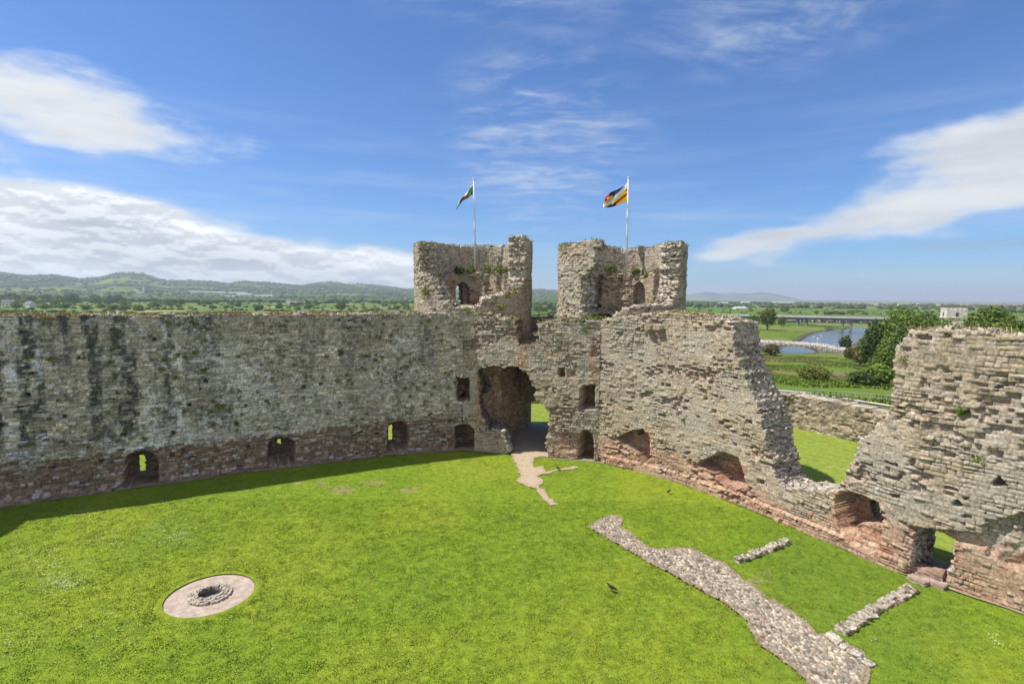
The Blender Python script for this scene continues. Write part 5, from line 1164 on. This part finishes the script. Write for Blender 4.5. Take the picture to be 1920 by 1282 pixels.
# ------------------------------------------------------------------ viaduct
vd = empty('viaduct', (0, 0, 0)); tag(vd, 'long grey concrete road viaduct crossing the river plain', 'viaduct'); M_CON = mat_plain('grey_concrete', (.33, .325, .30), (.26, .255, .24), .3, .9)
va, vb = AT(1225, 586.5, 520), AT(1720, 596.5, 405); VL = np.hypot(*(vb - va)[:2]); vx = (vb - va)[:2] / VL; vn_ = np.array([-vx[1], vx[0]]); va_z, vb_z = va[2], vb[2]; ra = math.atan2(vx[1], vx[0])
def vbox(name, u0, u1, s0, s1, z0, z1, mat):
    V_ = [];
    for u in (u0, u1):
        zc = va_z + (vb_z - va_z) * u / VL
        for s_ in (s0, s1):
            p = va[:2] + vx * u + vn_ * s_; V_ += [(p[0], p[1], zc + z0), (p[0], p[1], zc + z1)]
    mb = MB(); mb.add(V_, [(0, 1, 3, 2), (4, 6, 7, 5), (0, 4, 5, 1), (2, 3, 7, 6), (1, 5, 7, 3), (0, 2, 6, 4)]); return mb.build(name, mat, vd)
vbox('deck', 0, VL, -5.2, 5.2, -1.3, -.9, M_CON); vbox('girder', 0, VL, -4.2, -3.2, -3.1, -1.3, mat_plain('girder_steel', (.17, .17, .165), (.13, .13, .13), .5, .7)); vbox('girder', 0, VL, 3.2, 4.2, -3.1, -1.3, M_CON)
vbox('parapet', 0, VL, -5.2, -5.0, -.9, .25, mat_plain('parapet_metal', (.46, .46, .44), (.38, .37, .35), .4, .6)); vbox('parapet', 0, VL, 5.0, 5.2, -.9, .25, mat_plain('parapet_far', (.46, .46, .44)))
vbox('roadway', 0, VL, -4.9, 4.9, -.899, -.85, mat_plain('asphalt', (.09, .09, .09), (.12, .12, .12), .6, .9))
for px in (1330, 1385, 1440, 1496, 1512, 1580, 1596, 1660):
    d_ = ray(px, 600); u = None; best = 1e9
    for q in np.linspace(0, VL, 800):
        p = va[:2] + vx * q; e_ = abs(p[0] / p[1] - d_[0] / d_[1])
        if e_ < best: best = e_; u = q
    p = va[:2] + vx * u; zc = va_z + (vb_z - va_z) * u / VL; mb = MB()
    mb.box((p[0], p[1], (zc - 3.1 - 11) / 2), (1.7, 7.0, zc - 3.1 + 11), ra); mb.build('pier', mat_plain('pier_concrete', (.22, .22, .21), (.16, .16, .155), .8, .9), vd)
# ------------------------------------------------------------------ buildings of the plain
M_WALLW = mat_plain('white_render', (.66, .65, .61), (.56, .55, .51), 1, .9); M_ROOF = mat_plain('slate_roof', (.17, .165, .17), (.12, .12, .125), 1.5, .8); M_TILE = mat_plain('red_tile', (.33, .16, .11), (.26, .13, .09), 1.5, .85); M_DARK = mat_plain('window_dark', (.04, .045, .05), (.06, .06, .07), 2, .3)
def house(name, loc, rz, l, w_, h_, rh, wallm, roofm, label, cat, group=None, win=3):
    e = empty(name, loc, rz); tag(e, label, cat, group); mb = MB(); mb.box((0, 0, h_ / 2 - .5), (l, w_, h_ + 1)); V_ = [(-l / 2, -w_ / 2, h_), (-l / 2, w_ / 2, h_), (-l / 2, 0, h_ + rh - .05), (l / 2, -w_ / 2, h_), (l / 2, w_ / 2, h_), (l / 2, 0, h_ + rh - .05)]
    mb.add(V_, [(0, 1, 2), (3, 5, 4), (0, 2, 5, 3), (1, 4, 5, 2)]); mb.build('wall', wallm, e); mb = MB(); o_ = .35
    for s_ in (-1, 1): mb.add([(-l / 2 - o_, s_ * (w_ / 2 + o_), h_ - .2), (l / 2 + o_, s_ * (w_ / 2 + o_), h_ - .2), (l / 2 + o_, 0, h_ + rh + .1), (-l / 2 - o_, 0, h_ + rh + .1), (-l / 2 - o_, s_ * (w_ / 2 + o_), h_), (l / 2 + o_, s_ * (w_ / 2 + o_), h_), (l / 2 + o_, 0, h_ + rh + .35), (-l / 2 - o_, 0, h_ + rh + .35)], [(0, 1, 2, 3), (4, 7, 6, 5), (0, 4, 5, 1), (0, 3, 7, 4), (1, 5, 6, 2)])
    mb.build('roof', roofm, e)
    for i in range(win):
        for s_ in (-1, 1):
            mb = MB(); mb.box(((i + .5) / win * l - l / 2, s_ * (w_ / 2 + .03), h_ * .55), (min(1.4, l / win * .4), .08, min(1.4, h_ * .35))); mb.build('window', M_DARK, e)
    return e
def at_land(px, d): p = AT(px, 560, d); return (p[0], p[1], zland(p[0], p[1]))
house('farmhouse', at_land(15, 800), .5, 14, 9, 6, 4.5, M_WALLW, M_ROOF, 'white gabled farmhouse at the far left edge beyond the wall', 'house')
house('farm_barn', at_land(30, 815), .4, 12, 8, 3.5, 2, mat_plain('pinkish_wall', (.42, .32, .27)), M_ROOF, 'low pinkish shed beside the white farmhouse at the far left', 'barn')
house('farmhouse', at_land(56, 800), -.3, 12, 9, 5, 4, M_WALLW, M_ROOF, 'second white farm building right of the far left farmhouse', 'house')
house('farm_barn', at_land(98, 820), .1, 26, 10, 4, 2.2, mat_plain('grey_barn_wall', (.25, .26, .26)), mat_plain('pale_sheet_roof', (.48, .49, .48)), 'long grey barn with a pale roof in the left fields', 'barn')
house('farm_barn', at_land(556, 1180), .05, 36, 14, 5, 3, M_WALLW, mat_plain('grey_sheet_roof', (.36, .36, .36)), 'long low white barn in the bright green fields', 'barn')
house('farmhouse', at_land(541, 1180), .05, 9, 8, 8, 4, M_WALLW, M_ROOF, 'white farmhouse with a steep roof at the left end of the long barn', 'house')
house('farmhouse', at_land(178, 1500), .2, 26, 10, 6, 4, M_WALLW, M_ROOF, 'white farm among trees left of the pale spire', 'house')
def shed(px, d, l, h_, label): return house('factory_building', at_land(px, d), .1, l, 40, h_, 2, M_WALLW, mat_plain('factory_roof', (.52, .53, .54)), label, 'factory', None, 5)
shed(460, 2350, 60, 17, 'tallest white factory block in the middle distance'); shed(494, 2380, 90, 10, 'long white factory building right of the tallest block'); shed(432, 2300, 50, 8, 'low white factory building left of the tallest block'); shed(440, 3000, 130, 12, 'farther long white factory building behind the others')
shed(390, 2900, 190, 11, 'very long pale factory building at the left of the works')
p = at_land(509, 2380); mb = MB(); mb.tube([(0, 0, 0), (0, 0, 34)], [1.6, 1.2], 10); tag(mb.build('chimney', M_WALLW, None, p), 'slim white chimney at the right end of the factory', 'chimney')
# pale marble spire on the hillside
p = at_land(270, 2500); sp_ = empty('church_spire', p); tag(sp_, 'tall pale church spire rising from the woods below the hills', 'church')
mb = MB(); mb.box((0, 0, 8), (7, 7, 22)); mb.build('tower', M_WALLW, sp_); mb = MB(); mb.tube([(0, 0, 18), (0, 0, 42)], [3.4, .3], 8); mb.build('spire', M_WALLW, sp_); mb = MB(); mb.box((-18, 0, 5), (28, 10, 11)); mb.build('nave', M_WALLW, sp_)
# caravans below the viaduct, town houses on the horizon
M_CAR = mat_plain('caravan_paint', (.64, .62, .55), (.56, .55, .5), 1, .6)
rs = np.random.RandomState(31)
cv_ = bpy.data.meshes.new('caravan'); bm = bmesh.new(); bmesh.ops.create_cube(bm, size=1); bmesh.ops.scale(bm, vec=(6.5, 3.2, 2.6), verts=bm.verts); bmesh.ops.bevel(bm, geom=[e for e in bm.edges], offset=.35, segments=2, affect='EDGES'); bmesh.ops.translate(bm, vec=(0, 0, 1.7), verts=bm.verts)
r_ = bmesh.ops.create_cube(bm, size=1); bmesh.ops.scale(bm, vec=(5.2, 3.24, .7), verts=r_['verts']); bmesh.ops.translate(bm, vec=(0, 0, 2.1), verts=r_['verts'])
bm.to_mesh(cv_); bm.free(); cv_.materials.append(M_CAR); cv_.materials.append(M_DARK)
for pl in list(cv_.polygons)[-6:]: pl.material_index = 1
for i in range(34):
    p = at_land(1470 + i * 5.8 + rs.uniform(-1, 1), 500 + rs.uniform(-10, 14)); o = ob('caravan', cv_, None, None, p); o.rotation_euler = (0, 0, rs.choice([1.3, 1.5, .1]) + rs.uniform(-.1, .1)); tag(o, 'cream static caravan in the row seen beneath the viaduct', 'caravan', 'caravans in the row beneath the viaduct')
hm = bpy.data.meshes.new('town_house'); mb = MB(); mb.box((0, 0, 2.6), (11, 8, 7)); o_ = mb.build('town_house', None); C.objects.unlink(o_)
bm = bmesh.new(); bm.from_mesh(o_.data); v_ = [bm.verts.new(q) for q in ((-6, -4.5, 6), (-6, 4.5, 6), (-5, 0, 9), (6, -4.5, 6), (6, 4.5, 6), (5, 0, 9))]
for f_ in ((0, 2, 1), (3, 4, 5), (0, 3, 5, 2), (1, 2, 5, 4)): fc = bm.faces.new([v_[q] for q in f_]); fc.material_index = 1
bm.to_mesh(hm); bm.free(); hm.materials.append(mat_plain('town_wall', (.52, .42, .36), (.62, .58, .52), .02, .9)); hm.materials.append(mat_plain('town_roof', (.34, .20, .155), (.26, .20, .18), .02, .9))
for i in range(150):
    px = rs.choice([rs.uniform(1580, 1670), rs.uniform(1670, 1800), rs.uniform(1800, 1925)]); p = at_land(px, rs.uniform(2250, 3000)); o = ob('town_house', hm, None, None, p); o.rotation_euler = (0, 0, rs.uniform(-.5, .5)); s_ = rs.uniform(.7, 1.15); o.scale = (s_ * 1.3, s_, s_)
    tag(o, 'tiny red roofed house in the far town along the right horizon', 'house', 'town houses along the right horizon')
for i, (px, d_, l, lb) in enumerate([(1357, 2100, 34, 'pale roofed shed on the plain left of the viaduct trees'), (1398, 2600, 40, 'long white warehouse on the horizon below the distant hills'), (1468, 2700, 110, 'very long white warehouse on the horizon, right end of the hills'), (1387, 1150, 24, 'small low cream barn on the plain beyond the viaduct')]):
    house('farm_barn', at_land(px, d_), .1, l, 16, 2.2 if px == 1387 else 6, 2.4, M_WALLW, mat_plain('pale_roof_' + str(i), (.55, .54, .5)), lb, 'barn')
# church tower behind the trees
ct = empty('church_tower', (0, 0, 0)); tag(ct, 'pale grey battlemented church tower rising behind the trees on the right', 'church tower'); p = AT(1788, 590, 172); M_CH = mat_plain('church_stone', (.62, .58, .50), (.46, .43, .37), 1.2, .95, bump=.5)
ct.location = (p[0], p[1], zland(p[0], p[1])); zt = AT(1788, 579, 172)[2] - ct.location.z; ct.rotation_euler = (0, 0, -.35); Wt = 5.3
mb = MB(); mb.box((0, 0, (zt - 3) / 2 - .8), (Wt, Wt, zt - 3 - .0)); mb.build('lower_stage', M_CH, ct); mb = MB(); mb.box((0, 0, zt - 2.7), (Wt + .3, Wt + .3, .25)); mb.build('string_course', M_CH, ct); mb = MB(); mb.box((0, 0, zt - 1.55), (Wt - .05, Wt - .05, 2.1)); mb.build('belfry', M_CH, ct)
mb = MB()
for s_ in (-1, 1):
    for q in np.linspace(-1, 1, 5):
        mb.box((q * (Wt / 2 - .4), s_ * (Wt / 2 - .2), zt - .1), (.75, .4, .8)); 
        if abs(q) < .9: mb.box((s_ * (Wt / 2 - .2), q * (Wt / 2 - .4), zt - .1), (.4, .75, .8))
mb.build('battlements', M_CH, ct)
for s_ in (-1, 1):
    mb = MB(); mb.box((0, s_ * (Wt / 2 + .02), zt - 1.7), (.7, .12, 1.2)); mb.build('belfry_window', M_DARK, ct); mb = MB(); mb.box((s_ * (Wt / 2 + .02), 0, zt - 1.7), (.12, .7, 1.2)); mb.build('belfry_window', M_DARK, ct)
# lamp post on the river bank
g = G(1572, 645, -8.4); mb = MB(); mb.tube([(0, 0, 0), (0, 0, 7.2)], [.10, .06], 8); mb.tube([(0, 0, 7.1), (.5, 0, 7.35), (.9, 0, 7.3)], [.05, .05, .09], 6); tag(mb.build('lamp_post', mat_plain('dark_metal', (.08, .08, .08)), None, tuple(g)), 'slim dark lamp post on the river bank by the bridge', 'lamp post')
# ------------------------------------------------------------------ air
hz_ = MB(); hz_.box((0, 8000, 155), (62000, 50000, 336)); hz = hz_.build('haze', None); tag(hz, kind='stuff'); m = bpy.data.materials.new('haze_air'); m.use_nodes = True; n = NT(m.node_tree)
pv = n.n('ShaderNodeVolumePrincipled', inp={'Color': (.80, .89, 1.0, 1), 'Density': 9.5e-5, 'Anisotropy': .2}); o = n.n('ShaderNodeOutputMaterial'); n.link(pv.outputs[0], o.inputs['Volume']); hz.data.materials.append(m)
